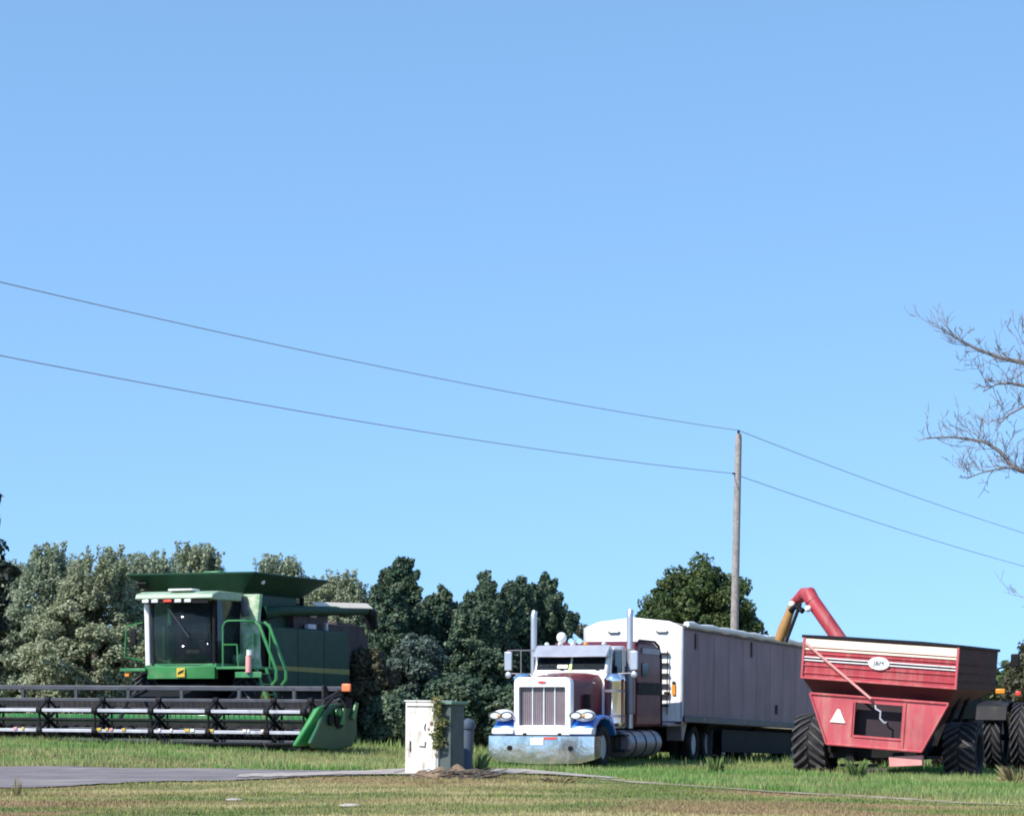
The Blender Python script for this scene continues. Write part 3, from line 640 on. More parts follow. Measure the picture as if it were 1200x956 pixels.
    for s in (-1, 1):
        MB().prism([(2.42, 2.26), (2.50, 2.72), (2.64, 2.83), (3.28, 2.83), (3.30, 2.26)], 'x', s*(cw+.002), s*(cw+.014)).build('side_window', 'tglass', cab)
        MB().tube([(s*(cw+.02), y, z) for y, z in ((2.38, 2.22), (2.46, 2.74), (2.64, 2.88), (3.3, 2.88), (3.37, 2.8), (3.37, 2.22))], .022, 6).build('window_frame', 'shell', cab)
        MB().box((s*(cw+.04), 3.55, 1.85), (.03, .16, .04)).build('door_handle', 'chrome', cab)
        gb = MB(); gb.tube([(s*(cw+.03), 3.66, 1.3), (s*(cw+.09), 3.66, 1.35), (s*(cw+.09), 3.66, 2.3), (s*(cw+.03), 3.66, 2.35)], .018, 6).build('grab_handle', 'chrome', cab)
    for x in (-.45, .45): MB().tube([(x+.3, 2.13, 2.34), (x-.12, 2.205, 2.47)], .01, 5).build('wiper', 'black', cab)
    v = MB(); v.hexa([(-.93, 2.06, 2.68), (.93, 2.06, 2.68), (.93, 2.10, 2.66), (-.93, 2.10, 2.66)], [(-.93, 2.42, 2.96), (.93, 2.42, 2.96), (.93, 2.47, 2.93), (-.93, 2.47, 2.93)])
    for s in (-1, 1): v.prism([(2.06, 2.67), (2.42, 2.955), (2.45, 2.72), (2.33, 2.66)], 'x', s*.93, s*.945)
    v.build('sun_visor', mat('visor_metal', (.42, .43, .48), .4, .4), T, .008)
    for x in (-.72, -.38, -.05, .28, .74):
        MB().ball((x, 2.52, 2.99), .055, 8, (1, 1.5, .9)).build('marker_light', 'lens' if x != .28 else 'orange', T)
    MB().tube([(-.42, 2.75, 2.96), (-.42, 2.75, 3.06)], .03, 8).ball((-.42, 2.75, 3.16), .125, 10, (1, 1, 1.05)).build('beacon', 'white', T)
    for x in (-.1, .12): MB().lathe([(0, .07), (.06, .04), (.5, .025)], (x, 2.5, 3.06), 'y', 12).build('air_horn', 'chrome', T)
    # mirrors
    for s in (-1, 1):
        br = MB(); 
        br.tube([(s*.93, 2.35, 2.84), (s*1.62, 2.20, 2.84), (s*1.62, 2.20, 2.28), (s*.93, 2.35, 2.26)], .016, 6)
        br.tube([(s*1.30, 2.27, 2.84), (s*1.30, 2.27, 2.27)], .014, 6)
        bo_ = br.build('mirror_bracket', 'dchrome', T)
        MB().box((s*1.60, 2.19, 2.58), (.19, .07, .46)).ball((s*1.60, 2.19, 2.24), .085, 8, (1, .5, 1)).build('mirror', 'stack', T, .02)
    # air cleaners, stacks
    for s in (-1, 1):
        a = MB(); a.lathe([(1.0, .02), (1.02, .20), (1.08, .25), (2.05, .25), (2.12, .265), (2.17, .25), (2.26, .17), (2.28, .02)], (s*1.12, 2.15 if s > 0 else 1.95, 0), 'z', 28)
        ao = a.build('air_cleaner', 'chrome', T)
        bd = MB()
        for z in (1.25, 1.85): bd.lathe([(z-.03, .256), (z+.03, .256)], (s*1.12, 2.15 if s > 0 else 1.95, 0), 'z', 28)
        bd.build('strap', 'dchrome', ao)
        x = 1.17 if s > 0 else -1.32
        e = MB(); e.tube([(x, 3.25, .95), (x, 3.25, 3.62), (x, 3.25, 3.72), (x, 3.31, 3.82)], [.075, .075, .075, .075], 16)
        eo = e.build('exhaust_stack', 'stack', T)
        if s > 0: MB().lathe([(1.3, .11), (1.32, .125), (2.45, .125), (2.47, .11)], (x, 3.25, 0), 'z', 20).build('heat_shield', 'dchrome', eo)
    # sleeper
    sl = MB(); sl.prism([(4.0, .98), (4.0, 2.98), (4.25, 3.10), (5.6, 3.10), (5.95, 3.0), (6.15, 2.72), (6.2, .98)], 'x', -1.1, 1.1)
    slo = sl.build('sleeper', 'maroon', T, .08, 40)
    MB().box((0, 3.87, 1.95), (1.7, .25, 1.8)).build('cab_boot', 'black', T)
    MB().box((1.112, 5.1, 1.93), (.02, 2.05, .30)).build('side_stripe', 'black', slo)
    MB().tube([(1.09, 4.05, 3.02), (1.09, 4.3, 3.12), (1.09, 5.6, 3.12), (1.09, 5.97, 3.02), (1.09, 6.17, 2.72), (1.09, 6.2, 1.0)], .035, 6).build('edge_trim', 'black', slo)
    MB().box((1.115, 5.2, 2.87), (.03, 1.5, .14)).build('side_trim', 'dchrome', slo)
    MB().box((1.115, 4.7, 2.4), (.014, .5, .34)).build('sleeper_window', 'tglass', slo, .02)
    # tanks, steps
    for s in (-1, 1):
        t = MB().lathe([(3.0, .02), (3.01, .30), (3.06, .34), (5.7, .34), (5.75, .30), (5.76, .02)], (s*.92, 0, .57), 'y', 30).build('fuel_tank', 'dchrome', T)
        for y in (3.5, 4.35, 5.2): MB().lathe([(y-.04, .348), (y+.04, .348)], (s*.92, 0, .57), 'y', 30).build('tank_strap', 'black', t)
        sp_ = MB(); sp_.box((s*1.1, 2.75, .42), (.34, .42, .05)); sp_.box((s*1.1, 2.75, .78), (.30, .4, .05)); sp_.box((s*1.0, 2.75, .62), (.06, .4, .5)); sp_.build('step', 'alu' if s < 0 else 'frame', T, .01)
        q = MB(); q.prism([(6.4, 1.05), (7.8, 1.12), (8.35, 1.25), (8.35, 1.2), (7.9, .6), (7.75, .6), (7.7, .98), (6.4, .98)], 'x', s*.78, s*1.2); q.build('quarter_fender', 'dchrome', T, .02)
        for y in (7.95,):
            pass
    for s in (-1, 1): tyre(T, (s*1.03, 1.22, .52), .52, .30, rim='alu', rimr=.56, name='wheel')
    for y in (9.05, 10.38):
        for s in (-1, 1):
            for dx in (.72, 1.05): tyre(T, (s*dx, y, .50), .52, .27, rim='alu', rimr=.56, name='wheel')
    for s in (-1, 1): MB().box((s*.93, 11.1, .62), (.6, .02, .75)).build('mud_flap', 'black', T)
    return T
truck()

# ------------------------------------------------------------------ grain trailer
def trailer():
    yaw = 24; cx = (741-600)/FP*62.8
    T = empty('grain_trailer', (cx, 62.9, .0), (R(-1.6), 0, R(-yaw)), 'white-fronted grain hopper trailer with purple grey sides behind the semi truck', 'trailer')
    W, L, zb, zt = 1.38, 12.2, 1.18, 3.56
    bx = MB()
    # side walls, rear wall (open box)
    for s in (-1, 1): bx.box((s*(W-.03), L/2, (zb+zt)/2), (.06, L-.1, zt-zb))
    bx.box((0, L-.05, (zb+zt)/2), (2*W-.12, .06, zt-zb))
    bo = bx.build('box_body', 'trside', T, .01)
    ri = MB()
    for s in (-1, 1):
        for k in range(27):
            pass
    for k in range(1, 10):
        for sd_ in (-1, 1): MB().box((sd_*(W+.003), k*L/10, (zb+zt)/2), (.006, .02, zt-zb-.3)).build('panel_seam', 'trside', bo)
    # front wall, rounded bulkhead with arched cap
    fw = MB(); fw.prism([(-W, zb-.12), (-W, zt), (-W*.72, zt+.16), (0, zt+.27), (W*.72, zt+.16), (W, zt), (W, zb-.12)], 'y', -.04, .10)
    fo = fw.build('front_wall', 'white', T, .02, 30)
    [MB().box((s*(W-.02), -.02, (zb+zt)/2), (.06, .06, zt-zb)).build('corner_post', 'alu', fo, .01) for s in (-1, 1)]
    MB().box((0, -.06, zb-.10), (2*W, .05, .07)).build('lower_trim', 'dred', fo)
    for x in (-.52, .82):
        MB().tube([(x-.16, -.06, 3.46), (x-.12, -.075, 3.42), (x+.12, -.075, 3.42), (x+.16, -.06, 3.46)], .022, 6).build('front_handle', 'greybar', fo)
    # front ladder
    ld = MB()
    for x in (.72, 1.0): ld.tube([(x, -.12, zb+.1), (x, -.12, 2.95)], .014, 6)
    for k in range(6):
        z = 1.52+k*.27; ld.box((.86, -.115, z), (.34, .07, .05))
    ld.build('ladder', 'frame', fo)
    MB().box((1.16, -.07, 1.93), (.09, .04, .26)).build('reflector', 'orange', fo)
    MB().box((1.16, -.075, 2.11), (.07, .04, .08)).build('junction_box', 'frame', fo)
    MB().box((.98, -.09, 1.83), (.14, .05, .1)).build('coupling', 'black', fo)
    # rails
    r1 = MB()
    for s in (-1, 1): r1.box((s*(W+.02), L/2, zb), (.10, L, .16)); r1.box((s*(W+.015), L/2, zt), (.09, L, .09))
    r1.build('side_rail', 'greybar', T, .01)
    # rolled tarp over bows, overhanging
    tp = MB(); secs = []
    n = 40
    for i in range(n+1):
        y = .1+(L-.1)*i/n; sgg = -.035*abs(math.sin(i*PI/4)); secs.append([(-W-.03, y, zt+.03), (-W*.72, y, zt+.14+sgg), (0, y, zt+.25+sgg), (W*.72, y, zt+.14+sgg), (W+.05, y, zt+.05), (W+.055, y, zt-.03)])
    vs = [p for s in secs for p in s]; k = 6
    tp.add(vs, [(i*k+j, i*k+j+1, (i+1)*k+j+1, (i+1)*k+j) for i in range(n) for j in range(k-1)])
    to = tp.build('tarp', 'tarp', T, 0, 60); sm = to.modifiers.new('s', 'SOLIDIFY'); sm.thickness = .01
    MB().tube([(W+.05, .1+L*i/24, zt+.075+.012*math.sin(i*1.9)) for i in range(25)], [.08+.018*math.sin(i*2.3) for i in range(25)], 10).build('roll_tube', 'tarp', T)
    for y in (.95, 5.6): 
        MB().box((W+.035, y, 3.24), (.02, .13, .42)).build('side_marker', 'dred', T, label='dark strap hanging from the trailer top rail')
    MB().box((W+.03, 7.9, 1.62), (.02, .14, .26)).build('side_placard', 'frame', T)
    for y in (1.5, 4.8, 8.1): MB().ball((W+.065, y, zb+.0), .03, 6).build('marker_light', 'orange', T)
    # hoppers below
    for y0, y1 in ((2.4, 6.3), (6.4, 10.2)):
        hp = MB(); ym = (y0+y1)/2
        hp.hexa([(-1.25, y0, zb-.09), (1.25, y0, zb-.09), (1.25, y1, zb-.09), (-1.25, y1, zb-.09)], [(-.4, ym-.4, .38), (.4, ym-.4, .38), (.4, ym+.4, .38), (-.4, ym+.4, .38)])
        hp.build('hopper', 'frame', T, .01)
    fr = MB()
    for s in (-1, 1): fr.box((s*.5, L/2+.2, zb-.17), (.12, L-.6, .14))
    fr.build('subframe', 'black', T)
    for s in (-1, 1): 
        MB().box((s*1.0, 3.3, .78), (.12, .14, .62)).box((s*1.0, 3.3, .44), (.08, .10, .3)).box((s*1.0, 3.3, .27), (.26, .26, .04)).build('landing_leg', 'greybar', T, .01)
        MB().box((s*1.28, 6.6, .66), (.04, 6.4, .62)).build('side_skirt', 'black', T, .01)
    ax = MB()
    for y in (10.2, 11.4): ax.tube([(-1.0, y, .5), (1.0, y, .5)], .07, 8)
    ax.build('axle', 'black', T)
    for y in (10.2, 11.4):
        for s in (-1, 1):
            for dx in (.78, 1.1): tyre(T, (s*dx, y, .52), .52, .26, rim='alu', rimr=.56)
    MB().box((1.0, 3.9, .33), (.34, .4, .32)).build('battery_box', 'black', T, .01)
    MB().ball((1.185, 3.8, .33), .07, 8).build('reflector', 'lens', T)
    MB().box((0, .9, zb-.2), (1.6, 1.4, .10)).build('kingpin_plate', 'black', T)
    return T
trailer()

# ------------------------------------------------------------------ grain cart
def cart():
    C0 = P(1024, 0, 56); g = gzf(C0.x, 56.5)
    T = empty('grain_cart', (C0.x-.07, 56.0, g-.07), (0, 0, R(-22)), 'red grain cart with cream band, white oval badge and slow vehicle triangle on its rear', 'grain cart')
    def tilt(o): o.rotation_euler = (0, R(4.3), 0); return o
    W = 1.84; L = 4.7
    def zz(y, Y=56): return CZ+(HY-y)*Y/FP-g
    z_top = 3.18; z_a = 2.22; z_b = 1.86; z_c = .73     # top edge, foot of upper panel, top of lower panel, foot
    # upper tank (vertical walls), dark taper, lower wedge
    up = MB(); t = .04
    up.box((0, .02, (z_top+z_a)/2), (2*W, t, z_top-z_a)); 
    tank = tilt(up.build('tank_rear', 'red', T, .006))
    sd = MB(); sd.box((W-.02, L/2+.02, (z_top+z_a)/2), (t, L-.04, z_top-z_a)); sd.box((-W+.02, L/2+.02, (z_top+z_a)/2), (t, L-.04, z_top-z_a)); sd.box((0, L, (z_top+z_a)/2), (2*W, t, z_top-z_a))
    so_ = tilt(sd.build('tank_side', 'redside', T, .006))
    # corrugations
    rb = MB()
    for z in (2.36, 2.54, 2.82): rb.box((0, -.012, z), (2*W-.1, .03, .035))
    rb.build('rib', 'red', tank, .01)
    rb = MB()
    for z in (2.4, 2.6, 2.8): rb.box((W+.01, L/2, z), (.03, L-.1, .035))
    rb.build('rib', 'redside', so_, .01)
    [MB().box((s*(W-.02), -.02, (z_top+z_a)/2), (.06, .06, z_top-z_a)).build('corner_post', 'redlow', tank, .01) for s in (-1, 1)]
    MB().box((0, -.02, z_a+.02), (2*W+.02, .08, .05)).build('lower_flange', 'redlow', tank, .01)
    MB().box((0, -.018, 3.065), (2*W-.08, .02, .19)).build('cream_band', 'cream', tank)
    MB().box((0, -.018, 2.92), (2*W-.08, .02, .045)).build('cream_band', 'cream', tank)
    for z in (2.73, 2.66): MB().box((0, -.034, z), (2*W-.1, .012, .026)).build('white_stripe', 'white', tank)
    MB().box((0, -.033, 2.695), (2*W-.1, .010, .028)).build('dark_stripe', 'black', tank)
    ov = MB(); ov.lathe([(-.02, .005), (-.02, .16), (0, .165), (.02, .165)], (0, 0, 0), 'y', 36)
    oo = ov.build('badge', 'white', tank, label='white oval maker badge on the rear of the cart'); oo.location = (0, -.04, 2.69); oo.scale = (1.55, 1, .92)
    lt = text('J&M', .15, 'greybar', tank, (0, -.065, 2.69), (R(90), 0, 0))
    # top rail and tarp roll
    tr = MB(); tr.box((0, .02, z_top+.03), (2*W+.1, .12, .07)); tr.box((W, L/2, z_top+.03), (.1, L, .07)); tr.box((-W, L/2, z_top+.03), (.1, L, .07)); tr.box((0, L, z_top+.03), (2*W+.1, .12, .07))
    tilt(tr.build('top_rail', 'black', T, .015))
    tpv = MB(); n = 16; secs = []
    for i in range(n+1):
        y = .05+(L-.1)*i/n; s_ = .05*math.sin(i*2.1); secs.append([(-W, y, z_top+.065), (-W*.5, y, z_top+.07+s_*.4), (0, y, z_top+.075+s_*.3), (W*.5, y, z_top+.07+s_*.5), (W+.04, y, z_top+.065)])
    tpv.add([p for s in secs for p in s], [(i*5+j, i*5+j+1, (i+1)*5+j+1, (i+1)*5+j) for i in range(n) for j in range(4)])
    tilt(tpv.build('tarp', 'black', T, 0, 60))
    # dark taper under the upper tank
    tp = MB(); wi = W-.30
    tp.hexa([(-W+.02, .06, z_a), (W-.02, .06, z_a), (W-.02, L-.1, z_a), (-W+.02, L-.1, z_a)], [(-wi, .42, z_b-.08), (wi, .42, z_b-.08), (wi*.8, L-.9, z_b-.08), (-wi*.8, L-.9, z_b-.08)])
    tilt(tp.build('tank_taper', 'dred', T, .01))
    bt = MB(); bt.hexa([(-wi, .42, z_b-.07), (wi, .42, z_b-.07), (wi*.8, L-.9, z_b-.07), (-wi*.8, L-.9, z_b-.07)], [(-1.0, .5, z_c+.1), (1.0, .5, z_c+.1), (.5, L-1.6, z_c+.1), (-.5, L-1.6, z_c+.1)])
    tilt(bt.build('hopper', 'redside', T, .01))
    # lower rear panel with an opening
    z1 = z_b+.02; tl, tr_, bl, br = (-1.60, z1), (1.68, z1), (-1.12, z_c), (1.14, z_c)
    hx0, hx1, hz0, hz1 = -.50, .62, .99, 1.75
    def plane_x(side, z):
        a, b = (tl, bl) if side < 0 else (tr_, br); f = (z-b[1])/(a[1]-b[1]); return b[0]+(a[0]-b[0])*f
    lp = MB(); y0, y1 = .02, .10
    def quad(pts): lp.prism(pts, 'y', y0, y1)
    quad([(tl[0], z1), (tr_[0], z1), (plane_x(1, hz1), hz1), (plane_x(-1, hz1), hz1)])
    quad([(plane_x(-1, hz1), hz1), (hx0, hz1), (hx0, hz0), (plane_x(-1, hz0), hz0)])
    quad([(hx1, hz1), (plane_x(1, hz1), hz1), (plane_x(1, hz0), hz0), (hx1, hz0)])
    quad([(plane_x(-1, hz0), hz0), (plane_x(1, hz0), hz0), (br[0], z_c), (bl[0], z_c)])
    lo = tilt(lp.build('lower_panel', 'redlow', T, 0, 30))
    ed = MB(); 
    for a, b in ((tl, bl), (bl, br), (br, tr_), (tl, tr_)): ed.tube([(a[0], .0, a[1]), (b[0], .0, b[1])], .028, 6)
    for a, b in (((hx0-.05, hz1), (hx0-.05, hz0-.03)), ((hx1+.07, z1), (hx1+.07, z_c)), ((hx0, hz0-.04), (hx1, hz0-.04))): ed.tube([(a[0], .01, a[1]), (b[0], .01, b[1])], .018, 6)
    ed.build('panel_edge', 'redlow', lo)
    MB().box(((hx0+hx1)/2, .40, (hz0+hz1)/2), (hx1-hx0+.1, .03, hz1-hz0+.1)).build('door_recess', mat('shaded_recess', (.02, .008, .014), .7), lo)  # back of the opening coloured near black for the shade inside
    MB().tube([(-.02, .0, 1.72), (.0, -.02, 1.64), (.12, -.02, 1.58), (.12, -.02, 1.42), (.22, -.02, 1.33), (.27, 0, 1.34)], .024, 6).build('crank_handle', 'alu', lo)
    MB().tube([(-1.78, -.06, 3.05), (-.12, -.07, 1.86)], .032, 8).build('brace_rod', 'pink', tank)
    tri = MB(); tri.prism([(-1.07, 1.25), (-.70, 1.25), (-.76, 1.36), (-.855, 1.56), (-.915, 1.56), (-1.01, 1.36)], 'y', -.012, 0)
    to = tri.build('warning_triangle', mat('pale_reflective', (.9, .86, .8), .4), lo, label='bright slow moving vehicle triangle')
    # frame, axle, wheels
    fr = MB(); fr.box((0, .75, .62), (2.3, .3, .30)); fr.box((0, 2.2, .62), (3.2, .24, .24)); fr.box((.55, 2.5, .5), (.18, 4.6, .22)); fr.box((-.55, 2.5, .5), (.18, 4.6, .22)); fr.box((0, 6.0, .48), (.25, 3.0, .2))
    for s in (-1, 1): fr.box((s*1.05, 1.0, .85), (.08, 1.5, .5)); fr.tube([(s*1.25, 1.6, .7), (s*1.75, 2.2, 2.2)], .06, 8); fr.tube([(s*1.25, 2.8, .7), (s*1.75, 3.2, 2.2)], .06, 8)
    fr.build('frame', 'black', T, .02)
    MB().box((.78, .25, .42), (.78, .20, .24), (0, R(-3), 0)).build('step_beam', 'pink', T, .015)
    jk = MB(); jk.box((-.4, .5, .30), (.9, .1, .08)); jk.tube([(-.6, .4, .15), (.3, .4, .22)], .05, 8); jk.build('drawbar_chain', 'frame', T)
    tyre(T, (-1.62, 1.15, .74), .78, .80, lugs=1, rimr=.52, flip=-1, nl=20)
    tyre(T, (1.82, 1.7, .64), .68, .76, lugs=1, rimr=.52, flip=-1, nl=20)
    # unloading auger on the far side, folded out over the trailer
    Tl = T.matrix_basis if False else Matrix.LocRotScale(T.location, T.rotation_euler, T.scale); inv = Tl.inverted()
    def q(px, py, Y): return inv@P(px, py, Y)
    ab = MB(); ab.tube([q(1005, 800, 58.6), q(988, 755, 58.8), q(951, 702, 59.4)], .18, 20); ao = ab.build('auger_tube', 'red', T)
    el = MB(); el.tube([q(953, 706, 59.35), q(948, 696, 59.5), q(942, 696, 59.75), q(931, 706, 60.0)], [.185, .19, .165, .11], 18); el.build('auger_elbow', 'red', T)
    hb = MB(); hb.tube([q(941, 716, 59.45), q(933, 710, 59.6), q(926, 716, 59.7)], .07, 10); hb.build('hinge', 'black', T)
    spt = MB(); 
    a_, b_ = q(931, 703, 60.0), q(913, 750, 60.2)
    spt.tube([a_, a_.lerp(b_, .35), a_.lerp(b_, .7), b_], [.10, .11, .14, .12], 14); spt.build('spout', 'orub', T)
    MB().tube([q(938, 707, 59.5), q(921, 752, 59.8)], .045, 8).build('spout_strap', 'frame', T)
    for px, py, Y in ((928, 708, 59.7), (947, 713, 59.2)): MB().ball(q(px, py, Y), .085, 8).build('work_light', 'white', T)
    return T
cart()

# ------------------------------------------------------------------ tractor, mostly hidden ahead of the cart
def tractor():
    Y = 63.6; X = (1116-600)/FP*Y; T = empty('tractor', (X, Y, gzf(X, Y)-.02), (0, 0, R(-20)), 'dark tractor mostly hidden ahead of the red cart, with dual tyres at the right edge', 'tractor')
    b = MB(); b.box((0, 1.2, 1.0), (.9, 3.0, .8)); b.box((0, 3.3, 1.35), (.85, 2.4, .8)); b.build('body', 'black', T, .05)
    b = MB(); b.prism([(-.4, 1.35), (-.5, 2.75), (1.1, 2.75), (1.3, 1.35)], 'x', -.8, .8); cb = b.build('cab', 'tglass', T, .04)
    MB().box((0, .3, 2.80), (1.7, 1.8, .14)).build('roof', 'dgreen', cb, .05)
    for s in (-1, 1):
        f = MB(); f.prism([(-.95, 1.35), (-.75, 1.72), (-.2, 1.86), (.6, 1.86), (.95, 1.6), (.9, 1.55), (.55, 1.80), (-.2, 1.80), (-.7, 1.66), (-.9, 1.33)], 'x', s*.75, s*1.55); f.build('fender', 'frame', T, .02)
        MB().tube([(s*.8, .9, 2.6), (s*1.45, .9, 2.85)], .025, 6).build('mirror_arm', 'black', T)
        MB().box((s*1.52, .88, 2.92), (.24, .08, .36)).build('mirror', 'black', T, .06)
        MB().tube([(s*.8, -.5, 2.05), (s*1.8, -.5, 2.08)], .02, 6).build('lamp_bracket', 'black', T)
        MB().box((s*1.34, -.55, 2.10), (.24, .08, .13)).build('warning_lamp', 'orange', T, .02)
        MB().box((s*1.80, -.55, 2.04), (.14, .08, .12)).build('tail_lamp', 'redlens', T, .02)
        for dx in (1.15, 1.85): tyre(T, (s*dx, 0, .90), .92, .46, lugs=1, rimr=.55, nl=22, flip=-1)
        tyre(T, (s*1.0, 3.9, .62), .64, .4, lugs=1, rimr=.55, nl=18, flip=-1)
    MB().tube([(-2.1, 0, .9), (2.1, 0, .9)], .08, 10).build('axle', 'black', T)
tractor()

# ------------------------------------------------------------------ combine
CX, CY, CYAW = -8.65, 62.8, 19
def combine():
    T = empty('combine_harvester', (CX, CY, .60), (0, 0, R(-CYAW)), 'green combine harvester with raised grain tank covers parked in the grass', 'combine')
    # lower body
    b = MB(); b.prism([(1.7, 1.0), (1.7, 3.05), (7.2, 3.05), (7.6, 2.9), (7.6, 1.5), (6.6, .9)], 'x', -1.45, 1.45)
    b.build('body', 'black', T, .02)
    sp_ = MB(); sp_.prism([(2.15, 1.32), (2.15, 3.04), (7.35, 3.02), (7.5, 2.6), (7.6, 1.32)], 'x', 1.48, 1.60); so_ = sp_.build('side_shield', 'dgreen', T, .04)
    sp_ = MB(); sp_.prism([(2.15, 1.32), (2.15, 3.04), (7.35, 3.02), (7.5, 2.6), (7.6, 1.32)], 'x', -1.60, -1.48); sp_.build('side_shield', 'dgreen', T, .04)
    MB().prism([(2.4, 1.88), (7.5, 1.80), (7.52, 1.95), (2.4, 1.99)], 'x', 1.601, 1.607).build('yellow_stripe', 'ystripe', so_)
    sm = MB(); 
    for y in (3.9, 5.7): sm.box((1.603, y, 2.2), (.008, .02, 1.65))
    sm.build('shield_seam', 'black', so_)
    # front bulkhead beside the cab (sunlight put into its lighter green)
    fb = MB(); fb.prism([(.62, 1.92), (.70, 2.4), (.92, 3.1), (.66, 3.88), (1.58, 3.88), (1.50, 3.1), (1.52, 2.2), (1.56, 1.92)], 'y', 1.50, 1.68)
    fo = fb.build('front_bulkhead', mat('sunlit_green_paint', (.16, .38, .16), .55, var=.2, col2=(.50, .52, .42), lo=.42, hi=.62, mixscale=3), T, .02)
    MB().tube([(1.1, 1.44, 3.8), (1.15, 1.44, 3.45), (1.2, 1.44, 3.3)], .11, 10).build('hose', 'greybar', T)
    MB().box((1.28, 1.42, 2.5), (.3, .12, .7)).ball((1.0, 1.42, 2.15), .18, 8).build('toolbox', fo.data.materials[0], T, .02)
    MB().box((1.02, 1.46, 3.72), (.2, .05, .2)).build('work_lamp', 'lens', T, .02)
    lf = MB(); lf.box((-1.2, 1.58, 2.9), (.7, .16, 1.9)); lf.build('left_bulkhead', 'dgreen', T, .02)
    # cab
    z0, z1 = 2.03, 3.66
    fl = MB(); fl.box((0, .75, 1.96), (2.06, 1.5, .12)); cab = fl.build('cab', 'jgreen', T, .02)
    fs = MB(); secs = [(-.98, .02), (-.6, -.14), (0, -.19), (.6, -.14), (.98, .02)]
    vs = []; 
    for x, y in secs: vs += [(x, y, 1.62), (x, y-.02, 1.94), (x, y+.2, 1.94), (x, y+.2, 1.62)]
    fs.add(vs, [(i*4+j, (i+1)*4+j, (i+1)*4+(j+1) % 4, i*4+(j+1) % 4) for i in range(4) for j in range(4)]+[(0, 1, 2, 3), (19, 18, 17, 16)])
    ap = fs.build('front_apron', 'jgreen', T, .01, 50)
    em = MB().box((.12, -.225, 1.78), (.24, .02, .24)).build('emblem', 'yellow', ap, .03, label='yellow emblem with a leaping animal on the green apron')
    d = MB(); d.tube([(.05, -.24, 1.76), (.12, -.24, 1.80), (.19, -.24, 1.83), (.21, -.24, 1.86)], [.02, .03, .018, .01], 6); d.tube([(.06, -.24, 1.76), (.04, -.24, 1.72)], .008, 4); d.tube([(.18, -.24, 1.80), (.21, -.24, 1.76)], .008, 4); d.build('emblem_mark', 'dgreen', em)
    # curved front glass
    gl = MB(); n = 12; vs = []
    for i in range(n+1):
        t = i/n; x = -.88+1.76*t; y = -.16*math.sin(PI*t)+.02
        vs += [(x, y, z0), (x*1.0, y-.04, z1)]
    gl.add(vs, [(i*2, i*2+2, i*2+3, i*2+1) for i in range(n)]); go = gl.build('windscreen', 'glass', cab, 0, 60); q = go.modifiers.new('s', 'SOLIDIFY'); q.thickness = .01
    for s in (-1, 1):
        MB().prism([(.12, z0), (.10, z1), (1.28, z1), (1.28, z0)], 'x', s*1.0, s*1.012).build('side_window', 'glass', cab)
    cp = mat('sunlit_pillar', (.30, .36, .28), .5)
    MB().tube([(-.95, .05, z0-.05), (-.97, .0, z1)], .085, 8).build('pillar', 'white', cab)
    MB().tube([(-.80, .02, z0-.05), (-.82, -.02, z1)], .05, 8).build('pillar', 'frame', cab)
    MB().tube([(.95, .05, z0-.05), (.97, .0, z1)], .055, 8).build('pillar', 'black', cab)
    for s in (-1, 1): MB().tube([(s*.99, 1.35, z0-.05), (s*.99, 1.35, z1)], .07, 8).build('pillar', 'jgreen' if s < 0 else 'black', cab)
    MB().box((0, 1.42, 2.85), (1.9, .06, 1.65)).build('rear_wall', 'black', cab)
    # interior
    MB().box((.0, .95, 2.35), (.55, .5, .16)).box((0, 1.2, 2.75), (.52, .14, .75)).build('operator_seat', 'seat', cab, .05)
    MB().tube([(-.02, .15, 2.05), (-.02, .38, 2.62)], .035, 8).build('steering_column', 'black', cab)
    st = MB(); k = 20
    st.tube([(-.02+.2*math.cos(2*PI*i/k), .38+.08*math.sin(2*PI*i/k), 2.66+.17*math.sin(2*PI*i/k)) for i in range(k+1)], .016, 6, False).build('steering_wheel', 'black', cab)
    MB().box((.52, .6, 2.45), (.25, .7, .35)).box((.62, .25, 2.72), (.16, .06, .22)).build('console', 'frame', cab, .02)
    MB().box((-.72, .8, 2.6), (.18, .5, .9)).build('door_trim', 'jgreen', cab, .03)
    # roof with lamps
    rf = MB(); rf.prism([(-.42, 3.70), (-.36, 3.82), (0, 3.90), (1.4, 3.90), (1.6, 3.82), (1.6, 3.68), (-.3, 3.66)], 'x', -1.12, 1.12); ro = rf.build('roof', mat('faded_roof_green', (.25, .36, .24), .5, var=.1, col2=(.4, .46, .36), lo=.45, hi=.7), cab, .03, 40)
    MB().tube([(-.35, -.22, 3.6), (.35, -.22, 2.7)], .018, 6).build('wiper', 'greybar', cab); MB().box((0, -.33, 3.63), (1.95, .06, .12)).build('lamp_bar', 'black', ro, .01)
    for x in (-.82, -.55, .12, .40): MB().box((x, -.38, 3.64), (.19, .05, .09)).build('roof_lamp', 'lens', ro, .015)
    MB().box((-.18, -.38, 3.64), (.24, .05, .07)).build('tail_light', 'redlens', ro, .01)
    MB().box((.1, .0, 3.93), (.7, .5, .06)).build('roof_hatch', 'white', ro, .03)
    # grain tank with flared extension
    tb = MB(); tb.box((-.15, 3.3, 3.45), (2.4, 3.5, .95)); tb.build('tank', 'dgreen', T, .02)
    bx0, bx1, by0, by1, zb = -1.4, 1.08, 1.55, 5.1, 3.93
    tx0, tx1, ty0, ty1, zt = -2.12, 1.62, 1.05, 5.9, 4.42
    B = [(bx0, by0, zb), (bx1, by0, zb), (bx1, by1, zb), (bx0, by1, zb)]; Tt = [(tx0, ty0, zt), (tx1, ty0, zt), (tx1, ty1, zt), (tx0, ty1, zt)]
    ex = MB()
    for i in range(4):
        j = (i+1) % 4; ex.add([B[i], B[j], Tt[j], Tt[i]], [(0, 1, 2, 3)])
